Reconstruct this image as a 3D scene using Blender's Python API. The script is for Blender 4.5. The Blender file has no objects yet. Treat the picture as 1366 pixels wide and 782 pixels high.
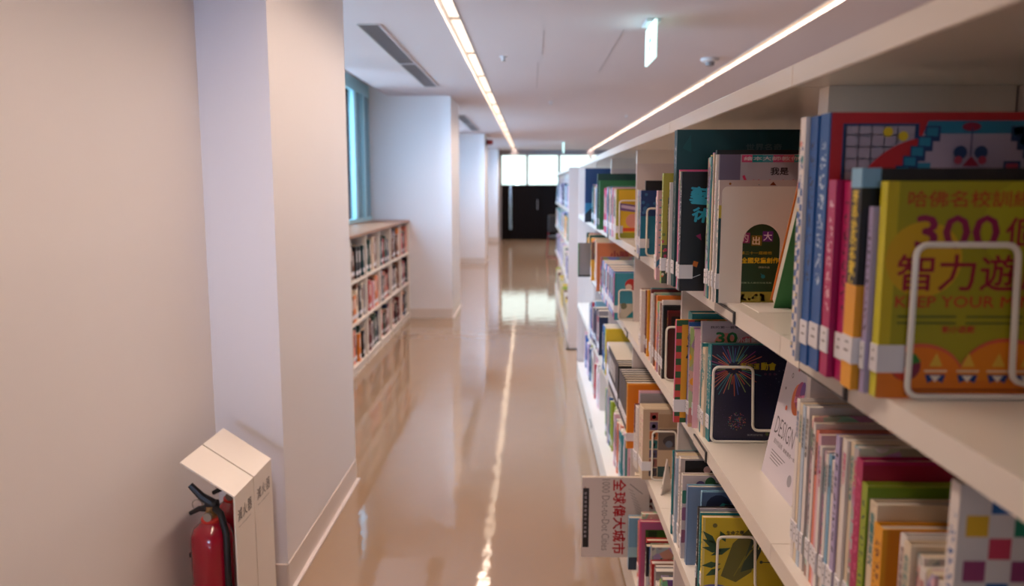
import bpy, bmesh, math, random
from mathutils import Vector, Matrix
SC = bpy.context.scene
COL = SC.collection
rng = random.Random(7)
PI = math.pi
def S(r, g, b):
    f = lambda c: (c/255/12.92) if c/255 <= .04045 else ((c/255+.055)/1.055)**2.4
    return (f(r), f(g), f(b), 1)

# ------------------------------------------------------------------ camera
H = 1.6
th = math.atan(143/1060); psi = math.atan(26/1060*math.cos(th))
cd = bpy.data.cameras.new('camera'); cam = bpy.data.objects.new('camera', cd); COL.objects.link(cam)
cam.location = (0, 0, H); cam.rotation_euler = (PI/2-th, 0, psi)
cd.sensor_width = 36; cd.lens = 1060/1366*36; cd.clip_start = .02; cd.clip_end = 200
cd.dof.use_dof = True; cd.dof.focus_distance = 1.72; cd.dof.aperture_fstop = 3.4
SC.camera = cam
# ------------------------------------------------------------------ world, exposure
W = bpy.data.worlds.new('world'); SC.world = W; W.use_nodes = True
bg = W.node_tree.nodes['Background']; bg.inputs[0].default_value = (.90, 1.0, .98, 1); bg.inputs[1].default_value = 2.4
vs = SC.view_settings; vs.view_transform = 'Standard'; vs.look = 'None'; vs.exposure = -0.28; vs.gamma = 1; vs.use_curve_mapping = False
WARM = (1.0, .77, .62); COOL = (.42, .66, 1.0)
def area(name, loc, rot, sx, sy, power, color, spread=180):
    l = bpy.data.lights.new(name, 'AREA'); l.shape = 'RECTANGLE'; l.size = sx; l.size_y = sy
    l.energy = power; l.color = color; l.spread = math.radians(spread)
    o = bpy.data.objects.new(name, l); COL.objects.link(o); o.location = loc; o.rotation_euler = rot
    return o
CEIL = 2.65
for k in range(1, 7):                               # lamps inside the two ceiling slots
    y = -1.6+k*4.0
    area('strip_lamp', (-.505, y, CEIL+.035), (0, 0, 0), .07, 3.9, 45, WARM, 130)
    area('strip_lamp', (1.735, y, CEIL+.035), (0, 0, 0), .07, 3.9, 45, WARM, 130)
for k in range(3):                                  # rest of the hall, further strips out of view
    area('hall_lamp', (4.2, 1.0+k*8, CEIL-.02), (0, 0, 0), .1, 7.5, 45, WARM)
# daylight outside the side windows and the window added behind the camera
area('daylight_fill', (-2.45, 6.75, 1.95), (0, math.radians(-64), 0), 1.5, 5.0, 280, COOL, 130)
area('daylight_fill', (-2.45, 13.8, 1.95), (0, math.radians(-64), 0), 1.5, 4.6, 340, COOL, 130)
area('daylight_fill', (-2.45, 20.4, 1.95), (0, math.radians(-64), 0), 1.5, 4.4, 320, COOL, 130)
for y, p in ((7.3, 95), (14.2, 115), (20.7, 90)):      # added narrow beams down each bay, aimed to brighten the next pillar
    area('daylight_fill', (-2.5, y, 1.95), (0, math.radians(-82), math.radians(62)), 1.3, 1.6, p, COOL, 70)
area('daylight_fill', (-.3, -8.5, 1.7), (PI/2, 0, 0), 1.9, 1.9, 90, (.55, .68, 1.0))  # added unseen cool fill for the pillar face turned to the camera
area('daylight_fill', (-1.08, -8.6, 1.5), (PI/2, 0, 0), .34, 1.9, 8.5, (.42, .58, 1.0), 14)  # added narrow beam, aimed at the first pillar and clear of the books

# ------------------------------------------------------------------ helpers
def link(o, parent=None):
    COL.objects.link(o)
    if parent: o.parent = parent
    return o
class MB:
    """collects boxes, polygons and tubes with material slots, builds ONE mesh object"""
    def __init__(s): s.v = []; s.f = []; s.m = []; s.mats = []
    def mi(s, m):
        if m not in s.mats: s.mats.append(m)
        return s.mats.index(m)
    def box(s, x0, x1, y0, y1, z0, z1, m):
        n = len(s.v); i = s.mi(m)
        s.v += [(x, y, z) for z in (z0, z1) for y in (y0, y1) for x in (x0, x1)]
        for f in ((0,2,3,1),(4,5,7,6),(0,1,5,4),(2,6,7,3),(0,4,6,2),(1,3,7,5)):
            s.f.append(tuple(n+a for a in f)); s.m.append(i)
        return s
    def poly(s, pts, m):
        n = len(s.v); s.v += [tuple(p) for p in pts]; s.f.append(tuple(range(n, n+len(pts)))); s.m.append(s.mi(m)); return s
    def prism(s, pts, d, m):
        """pts: 3D loop, d: extrusion vector"""
        n = len(s.v); k = len(pts); i = s.mi(m); d = Vector(d)
        s.v += [tuple(p) for p in pts]+[tuple(Vector(p)+d) for p in pts]
        s.f.append(tuple(range(n+k-1, n-1, -1))); s.f.append(tuple(range(n+k, n+2*k))); s.m += [i, i]
        for a in range(k):
            b = (a+1) % k; s.f.append((n+a, n+b, n+k+b, n+k+a)); s.m.append(i)
        return s
    def tube(s, pts, r, m, seg=8, closed=False, radii=None):
        P = [Vector(p) for p in pts]; n0 = len(s.v); i = s.mi(m); k = len(P)
        up = None
        for a in range(k):
            if closed: t = (P[(a+1) % k]-P[a-1]).normalized()
            else: t = (P[min(a+1, k-1)]-P[max(a-1, 0)]).normalized()
            if up is None:
                up = t.orthogonal().normalized()
            up = (up-t*up.dot(t)).normalized(); w = t.cross(up)
            rr = radii[a] if radii else r
            for q in range(seg):
                an = 2*PI*q/seg; s.v.append(tuple(P[a]+(up*math.cos(an)+w*math.sin(an))*rr))
        for a in range(k if closed else k-1):
            b = (a+1) % k
            for q in range(seg):
                q2 = (q+1) % seg
                s.f.append((n0+a*seg+q, n0+a*seg+q2, n0+b*seg+q2, n0+b*seg+q)); s.m.append(i)
        if not closed:
            s.f.append(tuple(n0+q for q in range(seg-1, -1, -1))); s.m.append(i)
            s.f.append(tuple(n0+(k-1)*seg+q for q in range(seg))); s.m.append(i)
        return s
    def lathe(s, prof, c, m, seg=24):
        n0 = len(s.v); i = s.mi(m); k = len(prof)
        for r, z in prof:
            for q in range(seg):
                a = 2*PI*q/seg; s.v.append((c[0]+r*math.cos(a), c[1]+r*math.sin(a), c[2]+z))
        for a in range(k-1):
            for q in range(seg):
                q2 = (q+1) % seg
                s.f.append((n0+a*seg+q, n0+a*seg+q2, n0+(a+1)*seg+q2, n0+(a+1)*seg+q)); s.m.append(i)
        s.f.append(tuple(n0+q for q in range(seg-1, -1, -1))); s.m.append(i)
        s.f.append(tuple(n0+(k-1)*seg+q for q in range(seg))); s.m.append(i)
        return s
    def build(s, name, parent=None, bevel=0, smooth=False, kind=None):
        me = bpy.data.meshes.new(name); me.from_pydata(s.v, [], s.f)
        for m in s.mats: me.materials.append(m)
        me.polygons.foreach_set('material_index', s.m)
        if smooth:
            me.polygons.foreach_set('use_smooth', [True]*len(s.f))
        me.update()
        if bevel or smooth:
            bm = bmesh.new(); bm.from_mesh(me)
            if smooth:
                for e in bm.edges:
                    if len(e.link_faces) == 2 and e.calc_face_angle(0) > .7: e.smooth = False
            if bevel: bmesh.ops.bevel(bm, geom=list(bm.edges), offset=bevel, segments=1, affect='EDGES')
            bm.to_mesh(me); bm.free()
        o = bpy.data.objects.new(name, me); link(o, parent)
        if kind: o['kind'] = kind
        return o
def tag(o, label=None, cat=None, group=None, kind=None):
    if label: o['label'] = label
    if cat: o['category'] = cat
    if group: o['group'] = group
    if kind: o['kind'] = kind
    return o
def empty(name, loc=(0, 0, 0), label=None, cat=None, group=None):
    o = bpy.data.objects.new(name, None); o.empty_display_size = .05; link(o); o.location = loc
    return tag(o, label, cat, group)
def copy_tree(o, parent=None):
    c = o.copy(); COL.objects.link(c)
    if parent: c.parent = parent
    for ch in o.children: copy_tree(ch, c)
    return c

# ------------------------------------------------------------------ materials
MC = {}
def mat(name, col, rough=.5, metal=0, noise=0, nscale=30, bump=0, bscale=60, coat=0, emit=None, estr=0, spec=.5):
    if name in MC: return MC[name]
    m = bpy.data.materials.new(name); m.use_nodes = True; nt = m.node_tree; N = nt.nodes; L = nt.links
    b = N['Principled BSDF']; b.inputs['Base Color'].default_value = col; b.inputs['Roughness'].default_value = rough
    b.inputs['Metallic'].default_value = metal; b.inputs['Coat Weight'].default_value = coat; b.inputs['Specular IOR Level'].default_value = spec
    if emit: b.inputs['Emission Color'].default_value = emit; b.inputs['Emission Strength'].default_value = estr
    if noise or bump: tc = N.new('ShaderNodeTexCoord')
    if noise:
        n = N.new('ShaderNodeTexNoise'); n.inputs['Scale'].default_value = nscale; n.inputs['Detail'].default_value = 4
        L.new(tc.outputs['Object'], n.inputs['Vector'])
        mx = N.new('ShaderNodeMix'); mx.data_type = 'RGBA'; mx.inputs[6].default_value = col
        mx.inputs[7].default_value = tuple(c*(1-noise) for c in col[:3])+(1,)
        L.new(n.outputs['Fac'], mx.inputs[0]); L.new(mx.outputs[2], b.inputs['Base Color'])
    if bump:
        n2 = N.new('ShaderNodeTexNoise'); n2.inputs['Scale'].default_value = bscale; n2.inputs['Detail'].default_value = 3
        L.new(tc.outputs['Object'], n2.inputs['Vector'])
        bp = N.new('ShaderNodeBump'); bp.inputs['Strength'].default_value = bump; bp.inputs['Distance'].default_value = .01
        L.new(n2.outputs['Fac'], bp.inputs['Height']); L.new(bp.outputs['Normal'], b.inputs['Normal'])
    MC[name] = m; return m
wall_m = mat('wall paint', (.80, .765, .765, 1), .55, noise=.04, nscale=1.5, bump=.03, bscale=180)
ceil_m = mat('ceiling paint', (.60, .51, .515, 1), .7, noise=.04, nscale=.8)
base_m = mat('baseboard', (.74, .64, .57, 1), .35, noise=.1, nscale=6)
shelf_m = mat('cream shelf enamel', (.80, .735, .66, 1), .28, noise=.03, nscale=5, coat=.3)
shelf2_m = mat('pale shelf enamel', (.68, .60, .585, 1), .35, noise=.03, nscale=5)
wire_m = mat('white wire enamel', (.82, .78, .71, 1), .3)
plate_m = mat('white plate enamel', (.80, .74, .69, 1), .4)
black_m = mat('black panel', (.006, .004, .004, 1), .85, noise=.3, spec=.1)
dark_m = mat('dark rubber', (.012, .012, .014, 1), .4)
grey_m = mat('grey metal', (.22, .20, .21, 1), .45, noise=.1)
vent_m = mat('vent grille metal', (.20, .17, .18, 1), .5)
teal_m = mat('window frame paint', (.44, .74, .82, 1), .45, noise=.05)
red_m = mat('extinguisher red', (.34, .004, .022, 1), .22, coat=.6)
redr_m = mat('red safety ring', (.75, .04, .03, 1), .35)
brass_m = mat('brass', (.5, .36, .18, 1), .35, metal=.9)
steel_m = mat('screw steel', (.45, .42, .38, 1), .35, metal=.9)
paper_m = mat('call label paper', (.74, .72, .76, 1), .5)
pages_m = None
def striped_pages(name, c):
    m = bpy.data.materials.new(name); m.use_nodes = True; N = m.node_tree.nodes; L = m.node_tree.links
    b = N['Principled BSDF']; b.inputs['Roughness'].default_value = .8
    tc = N.new('ShaderNodeTexCoord'); mp = N.new('ShaderNodeMapping'); mp.inputs['Scale'].default_value = (0, 900, 0)
    n = N.new('ShaderNodeTexNoise'); n.inputs['Scale'].default_value = 1
    L.new(tc.outputs['Object'], mp.inputs[0]); L.new(mp.outputs[0], n.inputs['Vector'])
    mx = N.new('ShaderNodeMix'); mx.data_type = 'RGBA'; mx.inputs[6].default_value = c; mx.inputs[7].default_value = tuple(a*.72 for a in c[:3])+(1,)
    L.new(n.outputs['Fac'], mx.inputs[0]); L.new(mx.outputs[2], b.inputs['Base Color']); return m
pages_m = striped_pages('page edges cream', (.74, .62, .47, 1))
pages2_m = striped_pages('page edges white', (.78, .72, .64, 1))

PAL = {  # named cover colours
 'white': S(226,218,214), 'cream': S(226,208,182), 'pale pink': S(222,176,190), 'pink': S(206,84,130), 'magenta': S(176,14,92),
 'red': S(176,34,40), 'dark red': S(104,22,28), 'orange': S(222,120,30), 'amber': S(232,160,24), 'yellow': S(226,196,36),
 'lime': S(150,168,40), 'green': S(44,118,62), 'dark green': S(18,66,52), 'teal': S(22,128,138), 'dark teal': S(6,66,72),
 'light blue': S(130,178,210), 'blue': S(30,86,156), 'navy': S(20,28,64), 'lilac': S(178,166,208), 'purple': S(96,72,150),
 'black': S(20,18,22), 'grey': S(142,136,142), 'brown': S(122,74,52), 'pale blue': S(186,202,220), 'salmon': S(224,132,110)}
PN = list(PAL)
LIGHT = {'white','cream','pale pink','yellow','amber','light blue','lilac','pale blue','grey','lime','salmon'}
def flat(name): return mat('ink '+name, PAL[name], .42)
def rgb(r, g, b): return mat('ink %d %d %d' % (r, g, b), S(r, g, b), .42)
CM = {}
def cover_mat(base, style, ink):
    """printed cover: procedural print on spine and boards, object space in metres"""
    key = (base, style, ink)
    if key in CM: return CM[key]
    m = bpy.data.materials.new('cover %s %s %s' % key); m.use_nodes = True; N = m.node_tree.nodes; L = m.node_tree.links
    b = N['Principled BSDF']; b.inputs['Roughness'].default_value = .42; b.inputs['Coat Weight'].default_value = .08
    tc = N.new('ShaderNodeTexCoord'); oi = N.new('ShaderNodeObjectInfo')
    sx = N.new('ShaderNodeSeparateXYZ'); L.new(tc.outputs['Generated'], sx.inputs[0])
    def math_(op, a, bb=None, c=None):
        n = N.new('ShaderNodeMath'); n.operation = op
        for k, q in enumerate((a, bb, c)):
            if q is None: continue
            if isinstance(q, (int, float)): n.inputs[k].default_value = q
            else: L.new(q, n.inputs[k])
        return n.outputs[0]
    add = N.new('ShaderNodeVectorMath'); add.operation = 'ADD'; L.new(tc.outputs['Object'], add.inputs[0])
    cmb = N.new('ShaderNodeCombineXYZ'); off = math_('MULTIPLY', oi.outputs['Random'], 37.0)
    for k in range(3): L.new(off, cmb.inputs[k])
    L.new(cmb.outputs[0], add.inputs[1]); vec = add.outputs[0]
    def mix(f, a, c):
        mx = N.new('ShaderNodeMix'); mx.data_type = 'RGBA'
        for k, q in ((0, f), (6, a), (7, c)):
            if isinstance(q, (int, float, tuple)): mx.inputs[k].default_value = q
            else: L.new(q, mx.inputs[k])
        return mx.outputs[2]
    bc = PAL[base]; ic = PAL[ink]
    col = bc
    if style in ('art', 'band'):
        v = N.new('ShaderNodeTexVoronoi'); v.inputs['Scale'].default_value = 26 if style == 'art' else 14
        L.new(vec, v.inputs['Vector'])
        hv = N.new('ShaderNodeHueSaturation'); hv.inputs['Saturation'].default_value = .75; hv.inputs['Value'].default_value = .6
        L.new(v.outputs['Color'], hv.inputs['Color'])
        f = math_('GREATER_THAN', sx.outputs['Z'], .55) if style == 'band' else math_('GREATER_THAN', v.outputs['Distance'], .28)
        if style == 'band': col = mix(f, bc, ic)
        else: col = mix(math_('MULTIPLY', f, .8), bc, hv.outputs[0])
    # printed title strokes down the spine and across the board
    n = N.new('ShaderNodeTexNoise'); n.inputs['Scale'].default_value = 190; n.inputs['Detail'].default_value = 1
    L.new(vec, n.inputs['Vector'])
    inkmask = math_('GREATER_THAN', n.outputs['Fac'], .54)
    zz = math_('MULTIPLY', math_('GREATER_THAN', sx.outputs['Z'], .34), math_('LESS_THAN', sx.outputs['Z'], .9))
    wv = math_('GREATER_THAN', math_('FRACT', math_('MULTIPLY', sx.outputs['Z'], 13.0)), .25)
    yy = math_('MULTIPLY', math_('GREATER_THAN', sx.outputs['Y'], .22), math_('LESS_THAN', sx.outputs['Y'], .78))
    sp = math_('LESS_THAN', sx.outputs['X'], .02)
    msk = math_('MULTIPLY', math_('MULTIPLY', math_('MULTIPLY', inkmask, zz), math_('MULTIPLY', wv, yy)), sp)
    if style != 'bare': col = mix(msk, col, ic if style != 'band' else bc)
    if style not in ('plain', 'bare'):   # a title block on the boards
        zb = math_('MULTIPLY', math_('GREATER_THAN', sx.outputs['Z'], .70), math_('LESS_THAN', sx.outputs['Z'], .86))
        xb = math_('MULTIPLY', math_('GREATER_THAN', sx.outputs['X'], .15), math_('LESS_THAN', sx.outputs['X'], .85))
        n3 = N.new('ShaderNodeTexNoise'); n3.inputs['Scale'].default_value = 75; n3.inputs['Detail'].default_value = 2; L.new(vec, n3.inputs['Vector'])
        col = mix(math_('MULTIPLY', math_('MULTIPLY', zb, xb), math_('GREATER_THAN', n3.outputs['Fac'], .5)), col, ic if style != 'band' else bc)
    if isinstance(col, tuple): b.inputs['Base Color'].default_value = col
    else: L.new(col, b.inputs['Base Color'])
    CM[key] = m; return m

# ------------------------------------------------------------------ lettering
TC = {}
BF = None
def glyphs(txt, off=0.0):
    """mesh data (verts, faces, bbox) of a text at size 1"""
    if (txt, off) in TC: return TC[(txt, off)]
    c = bpy.data.curves.new('t', 'FONT'); c.body = txt; c.size = 1; c.resolution_u = 2; c.offset = off; c.fill_mode = 'FRONT'
    o = bpy.data.objects.new('t', c); COL.objects.link(o)
    dg = bpy.context.evaluated_depsgraph_get(); dg.update()
    me = bpy.data.meshes.new_from_object(o.evaluated_get(dg))
    v = [(p.co.x, p.co.y) for p in me.vertices]; f = [tuple(p.vertices) for p in me.polygons]
    bpy.data.objects.remove(o); bpy.data.curves.remove(c); bpy.data.meshes.remove(me)
    if v: bb = (min(a[0] for a in v), min(a[1] for a in v), max(a[0] for a in v), max(a[1] for a in v))
    else: bb = (0, 0, 1, 1)
    TC[(txt, off)] = (v, f, bb); return TC[(txt, off)]
class Print:
    """flat print on one face: P(a,b) maps face coords to 3D; each add() lies a hair above the last"""
    def __init__(s, face='near', d=0, W=None, H_=None, x=0, y=0, clip=None):
        s.mb = MB(); s.face = face; s.k = 0; s.W = W; s.H = H_; s.x = x; s.y = y
    def P(s, a, b):
        e = .0002+.00005*s.k
        if s.face == 'near': return (s.x+a, s.y-e, b)          # cover towards -Y, a runs +X
        if s.face == 'aisle': return (s.x-e, s.y-a, b)         # face towards -X, a runs -Y
        if s.face == 'left': return (s.x-e, s.y-a, b)
        if s.face == 'right': return (s.x+e, s.y+a, b)         # face towards +X, a runs +Y
    def cl(s, p):
        if s.W is None: return p
        return (min(max(p[0], 0), s.W), min(max(p[1], 0), s.H))
    def poly(s, pts, m, layer=True):
        if layer: s.k += 1
        s.mb.poly([s.P(*s.cl(p)) for p in pts], m); return s
    def rect(s, a0, a1, b0, b1, m, layer=True): return s.poly([(a0, b0), (a1, b0), (a1, b1), (a0, b1)], m, layer)
    def disc(s, a, b, r, m, n=20, ry=None, layer=True):
        ry = ry or r
        return s.poly([(a+r*math.cos(2*PI*q/n), b+ry*math.sin(2*PI*q/n)) for q in range(n)], m, layer)
    def line(s, a0, b0, a1, b1, w, m, layer=False):
        dx, dy = a1-a0, b1-b0; l = math.hypot(dx, dy) or 1; nx, ny = -dy/l*w/2, dx/l*w/2
        return s.poly([(a0+nx, b0+ny), (a0-nx, b0-ny), (a1-nx, b1-ny), (a1+nx, b1+ny)], m, layer)
    def text(s, txt, a, b, size, m, off=.0, width=None, rot=0, layer=True, skew=0):
        """left-bottom at (a,b); size = glyph height; width = fitted width"""
        if layer: s.k += 1
        v, f, bb = glyphs(txt, min(off, 0))
        sy = size/max(bb[3]-bb[1], 1e-3); sx_ = (width/max(bb[2]-bb[0], 1e-3)) if width else sy
        i = s.mb.mi(m); cr, sr = math.cos(rot), math.sin(rot); o_ = max(off, 0)*size*.8
        for ox, oy in (((-o_, 0), (o_, 0), (0, -o_), (0, o_)) if o_ else ((0, 0),)):     # heavier weights: strokes doubled
            n = len(s.mb.v); s.k += .2 if o_ else 0
            for p in v:
                px, py = (p[0]-bb[0])*sx_+ox, (p[1]-bb[1])*sy+oy; px += skew*py
                q = s.cl((a+px*cr-py*sr, b+px*sr+py*cr)); s.mb.v.append(s.P(*q))
            for t in f: s.mb.f.append(tuple(n+k for k in t)); s.mb.m.append(i)
        return s
    def vtext(s, txt, a, b, size, m, off=0, gap=1.1):
        """stacked glyphs downwards from top b"""
        s.k += 1
        for q, ch in enumerate(txt): s.text(ch, a, b-size-q*size*gap, size, m, off, width=size, layer=False)
        return s
    def build(s, parent, name='cover_print'): return s.mb.build(name, parent)

# ------------------------------------------------------------------ room
YB, XR, YN = 23.9, 6.6, -8.0
XW = -1.22; XP = -.957; XWIN = -1.93
st = lambda mb, name, **k: mb.build(name, kind='structure', **k)
# glossy floor
fm = bpy.data.materials.new('polished floor'); fm.use_nodes = True; N = fm.node_tree.nodes; L = fm.node_tree.links
b = N['Principled BSDF']; tc = N.new('ShaderNodeTexCoord')
n = N.new('ShaderNodeTexNoise'); n.inputs['Scale'].default_value = 1.3; n.inputs['Detail'].default_value = 5; L.new(tc.outputs['Object'], n.inputs['Vector'])
mx = N.new('ShaderNodeMix'); mx.data_type = 'RGBA'; mx.inputs[6].default_value = (.30, .20, .13, 1); mx.inputs[7].default_value = (.345, .235, .155, 1)
L.new(n.outputs['Fac'], mx.inputs[0]); L.new(mx.outputs[2], b.inputs['Base Color'])
b.inputs['Roughness'].default_value = .045; b.inputs['IOR'].default_value = 1.85
n2 = N.new('ShaderNodeTexNoise'); n2.inputs['Scale'].default_value = 7.0; n2.inputs['Detail'].default_value = 2; L.new(tc.outputs['Object'], n2.inputs['Vector'])
bp = N.new('ShaderNodeBump'); bp.inputs['Strength'].default_value = .13; bp.inputs['Distance'].default_value = .01
L.new(n2.outputs['Fac'], bp.inputs['Height']); L.new(bp.outputs['Normal'], b.inputs['Normal'])
st(MB().box(-2.3, XR, YN-.2, YB+.2, -.1, 0, fm), 'floor')
# ceiling: slabs between the two lamp slots
SL = ((-.56, -.45), (1.685, 1.785))
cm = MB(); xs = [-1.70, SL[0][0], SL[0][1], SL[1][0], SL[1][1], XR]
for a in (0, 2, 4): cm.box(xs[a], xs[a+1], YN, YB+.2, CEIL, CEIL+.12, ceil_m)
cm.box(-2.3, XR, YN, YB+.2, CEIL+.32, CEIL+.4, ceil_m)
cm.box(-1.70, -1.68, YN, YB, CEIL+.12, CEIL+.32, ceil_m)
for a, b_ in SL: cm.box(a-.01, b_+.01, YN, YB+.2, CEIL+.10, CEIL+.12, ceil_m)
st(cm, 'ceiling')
# left wall and the pillars
st(MB().box(XW-.8, XW, YN, 2.95, 0, CEIL+.35, wall_m), 'wall_left')
pil = [(2.95, 4.16), (9.55, 10.6), (16.4, 17.5), (22.9, YB)]
for k, (a, b_) in enumerate(pil):
    st(MB().box(XWIN-.35, XP, a, b_, 0, CEIL+.32, wall_m), 'wall_pillar')
for a, b_ in pil:                                # skirting runs round each pillar
    m = MB().box(XP, XP+.003, a-.003, b_+.003, 0, .118, base_m).box(XWIN+.02 if a > 3 else XW, XP, a-.012, a, 0, .118, base_m)
    if b_ < 23: m.box(XWIN+.02, XP, b_, b_+.012, 0, .118, base_m)
    m.box(XP, XP+.02, a-.02, b_+.02, 0, .006, shelf2_m); st(m, 'baseboard_left')  # pale foot strip stands in for a highlight line along the floor
st(MB().box(XW, XW+.012, YN, 2.93, 0, .118, base_m), 'baseboard_left')
# window bays
glass = bpy.data.materials.new('window glass'); glass.use_nodes = True; N = glass.node_tree.nodes; L = glass.node_tree.links; N.remove(N['Principled BSDF'])
tr = N.new('ShaderNodeBsdfTransparent'); gl = N.new('ShaderNodeBsdfGlossy'); gl.inputs['Roughness'].default_value = .02; fr = N.new('ShaderNodeFresnel'); fr.inputs[0].default_value = 1.35
tr.inputs[0].default_value = (.93, .97, .96, 1)
ms = N.new('ShaderNodeMixShader'); L.new(fr.outputs[0], ms.inputs[0]); L.new(tr.outputs[0], ms.inputs[1]); L.new(gl.outputs[0], ms.inputs[2]); L.new(ms.outputs[0], N['Material Output'].inputs[0])
frost = bpy.data.materials.new('frosted teal film'); frost.use_nodes = True; N = frost.node_tree.nodes; L = frost.node_tree.links; N.remove(N['Principled BSDF'])
tl = N.new('ShaderNodeBsdfTranslucent'); tl.inputs[0].default_value = (.13, .17, .19, 1); df = N.new('ShaderNodeBsdfDiffuse'); df.inputs[0].default_value = (.40, .58, .64, 1)
ms = N.new('ShaderNodeMixShader'); ms.inputs[0].default_value = .5; L.new(tl.outputs[0], ms.inputs[1]); L.new(df.outputs[0], ms.inputs[2]); L.new(ms.outputs[0], N['Material Output'].inputs[0])
bays = [(4.16, 9.55), (10.6, 16.4), (17.5, 22.9)]
ZS, ZH = 1.19, 2.62
for a, b_ in bays:
    st(MB().box(XWIN-.25, XWIN, a, b_, 0, ZS, wall_m), 'wall_left')
    st(MB().box(XWIN-.25, XWIN, a, b_, ZH+.14, CEIL+.32, wall_m), 'wall_left')
    w = empty('window_1'); w['kind'] = 'structure'
    fr_ = MB().box(XWIN-.05, XWIN+.01, a, b_, ZS, ZS+.05, teal_m).box(XWIN-.05, XWIN+.01, a, b_, ZH, ZH+.14, teal_m)
    fr_.box(XWIN-.05, XWIN+.01, a, a+.1, ZS+.05, ZH, teal_m)
    fr_.box(XWIN-.05, XWIN+.015, b_-.84, b_-.74, ZS+.05, ZH, teal_m)
    fr_.box(XWIN-.05, XWIN+.035, b_-.46, b_-.40, ZS+.05, ZH, teal_m)
    fr_.build('window_frame', w)
    MB().box(XWIN-.012, XWIN-.006, b_-.74, b_-.46, ZS+.05, ZH, frost).build('frosted_panel', w); MB().box(XWIN-.002, XWIN+.004, b_-.40, b_-.003, ZS+.05, ZH, frost).build('frosted_panel', w)
    k = 3; y0 = a+.1; y1 = b_-.84; stp = (y1-y0)/k
    for q in range(k):
        if q: MB().box(XWIN-.05, XWIN, y0+q*stp-.03, y0+q*stp+.03, ZS+.05, ZH, teal_m).build('mullion', w)
        MB().box(XWIN-.016, XWIN-.008, y0+q*stp+.03*(q > 0), y0+(q+1)*stp-.03*(q < k-1), ZS+.05, ZH, glass).build('pane', w)
# bare sills in the two far bays
for a, b_ in bays[1:]: st(MB().box(XWIN, -1.80, a, b_, ZS-.03, ZS, wall_m), 'trim_1')
# right wall, near wall with an unseen window added for cool light
st(MB().box(XR, XR+.1, YN, YB, 0, CEIL+.35, wall_m), 'wall_right')
nw = MB(); a, b_, z0, z1 = -1.15, .65, .8, 2.55
nw.box(XW-.8, a, YN-.15, YN, 0, CEIL+.35, wall_m).box(b_, XR, YN-.15, YN, 0, CEIL+.35, wall_m).box(a, b_, YN-.15, YN, 0, z0, wall_m).box(a, b_, YN-.15, YN, z1, CEIL+.35, wall_m)
st(nw, 'wall_near')
w = empty('added_window'); w['kind'] = 'structure'  # out of view, added to let the cool fill in
MB().box(a, b_, YN-.1, YN-.02, z0, z0+.06, teal_m).box(a, b_, YN-.1, YN-.02, z1-.06, z1, teal_m).box(a, a+.06, YN-.1, YN-.02, z0+.06, z1-.06, teal_m).box(b_-.06, b_, YN-.1, YN-.02, z0+.06, z1-.06, teal_m).box(-.28, -.22, YN-.1, YN-.02, z0+.06, z1-.06, teal_m).build('window_frame', w)
MB().box(a+.06, -.28, YN-.065, YN-.055, z0+.06, z1-.06, glass).build('pane', w); MB().box(-.22, b_-.06, YN-.065, YN-.055, z0+.06, z1-.06, glass).build('pane', w)
# far wall: black lower panels, strip windows above
fw = MB(); zt = 1.63; zw = 2.50
fw.box(-2.3, XR, YB, YB+.15, zw, CEIL+.35, grey_m)
fw.box(-2.3, -.89, YB, YB+.15, 0, zw, grey_m)
st(fw, 'wall_back')
xm = [-.89, -.13, .82, 1.75, 2.7, 3.7, 4.7, 5.7, XR]
w = empty('window_3'); w['kind'] = 'structure'
for q in range(len(xm)-1):
    MB().box(xm[q]+(.0 if q == 0 else .035), xm[q+1]-.035, YB+.06, YB+.07, zt, zw, glass).build('pane', w)
    MB().box(xm[q+1]-.035, xm[q+1]+.035, YB, YB+.12, zt, zw, grey_m).build('mullion', w)
low = MB().box(-.89, -.66, YB, YB+.15, 0, zt, black_m).box(-.60, XR, YB, YB+.15, 0, zt, black_m).box(-.66, -.60, YB, YB+.15, 0, .3, black_m)
st(low, 'wall_back')
d = empty('door_1'); d['kind'] = 'structure'
MB().box(-.655, -.605, YB+.06, YB+.07, .3, zt, mat('smoked glass', (.05, .07, .1, 1), .15)).build('side_light', d)
MB().box(-.60, .25, YB-.04, YB-.002, .01, zt-.02, black_m).build('door_leaf', d)
MB().box(.17, .19, YB-.09, YB-.07, .9, 1.2, grey_m).build('door_handle', d)
# building added outside the side windows to keep their panes dark
bo = empty('building', (-7, 26, -3), 'dark blue-grey building added outside to darken the view through the side window', 'building')
MB().box(-2.5, 2.2, -12, 40, 0, 9, mat('facade', (.06, .10, .15, 1), .7, noise=.2, nscale=1)).build('facade', bo)
for k in range(8):
    for j in range(3):
        MB().box(2.2, 2.23, -11+k*3, -9.2+k*3, 2.6+j*2.4, 4.0+j*2.4, mat('facade glass', (.12, .2, .28, 1), .2)).build('window', bo)

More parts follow.
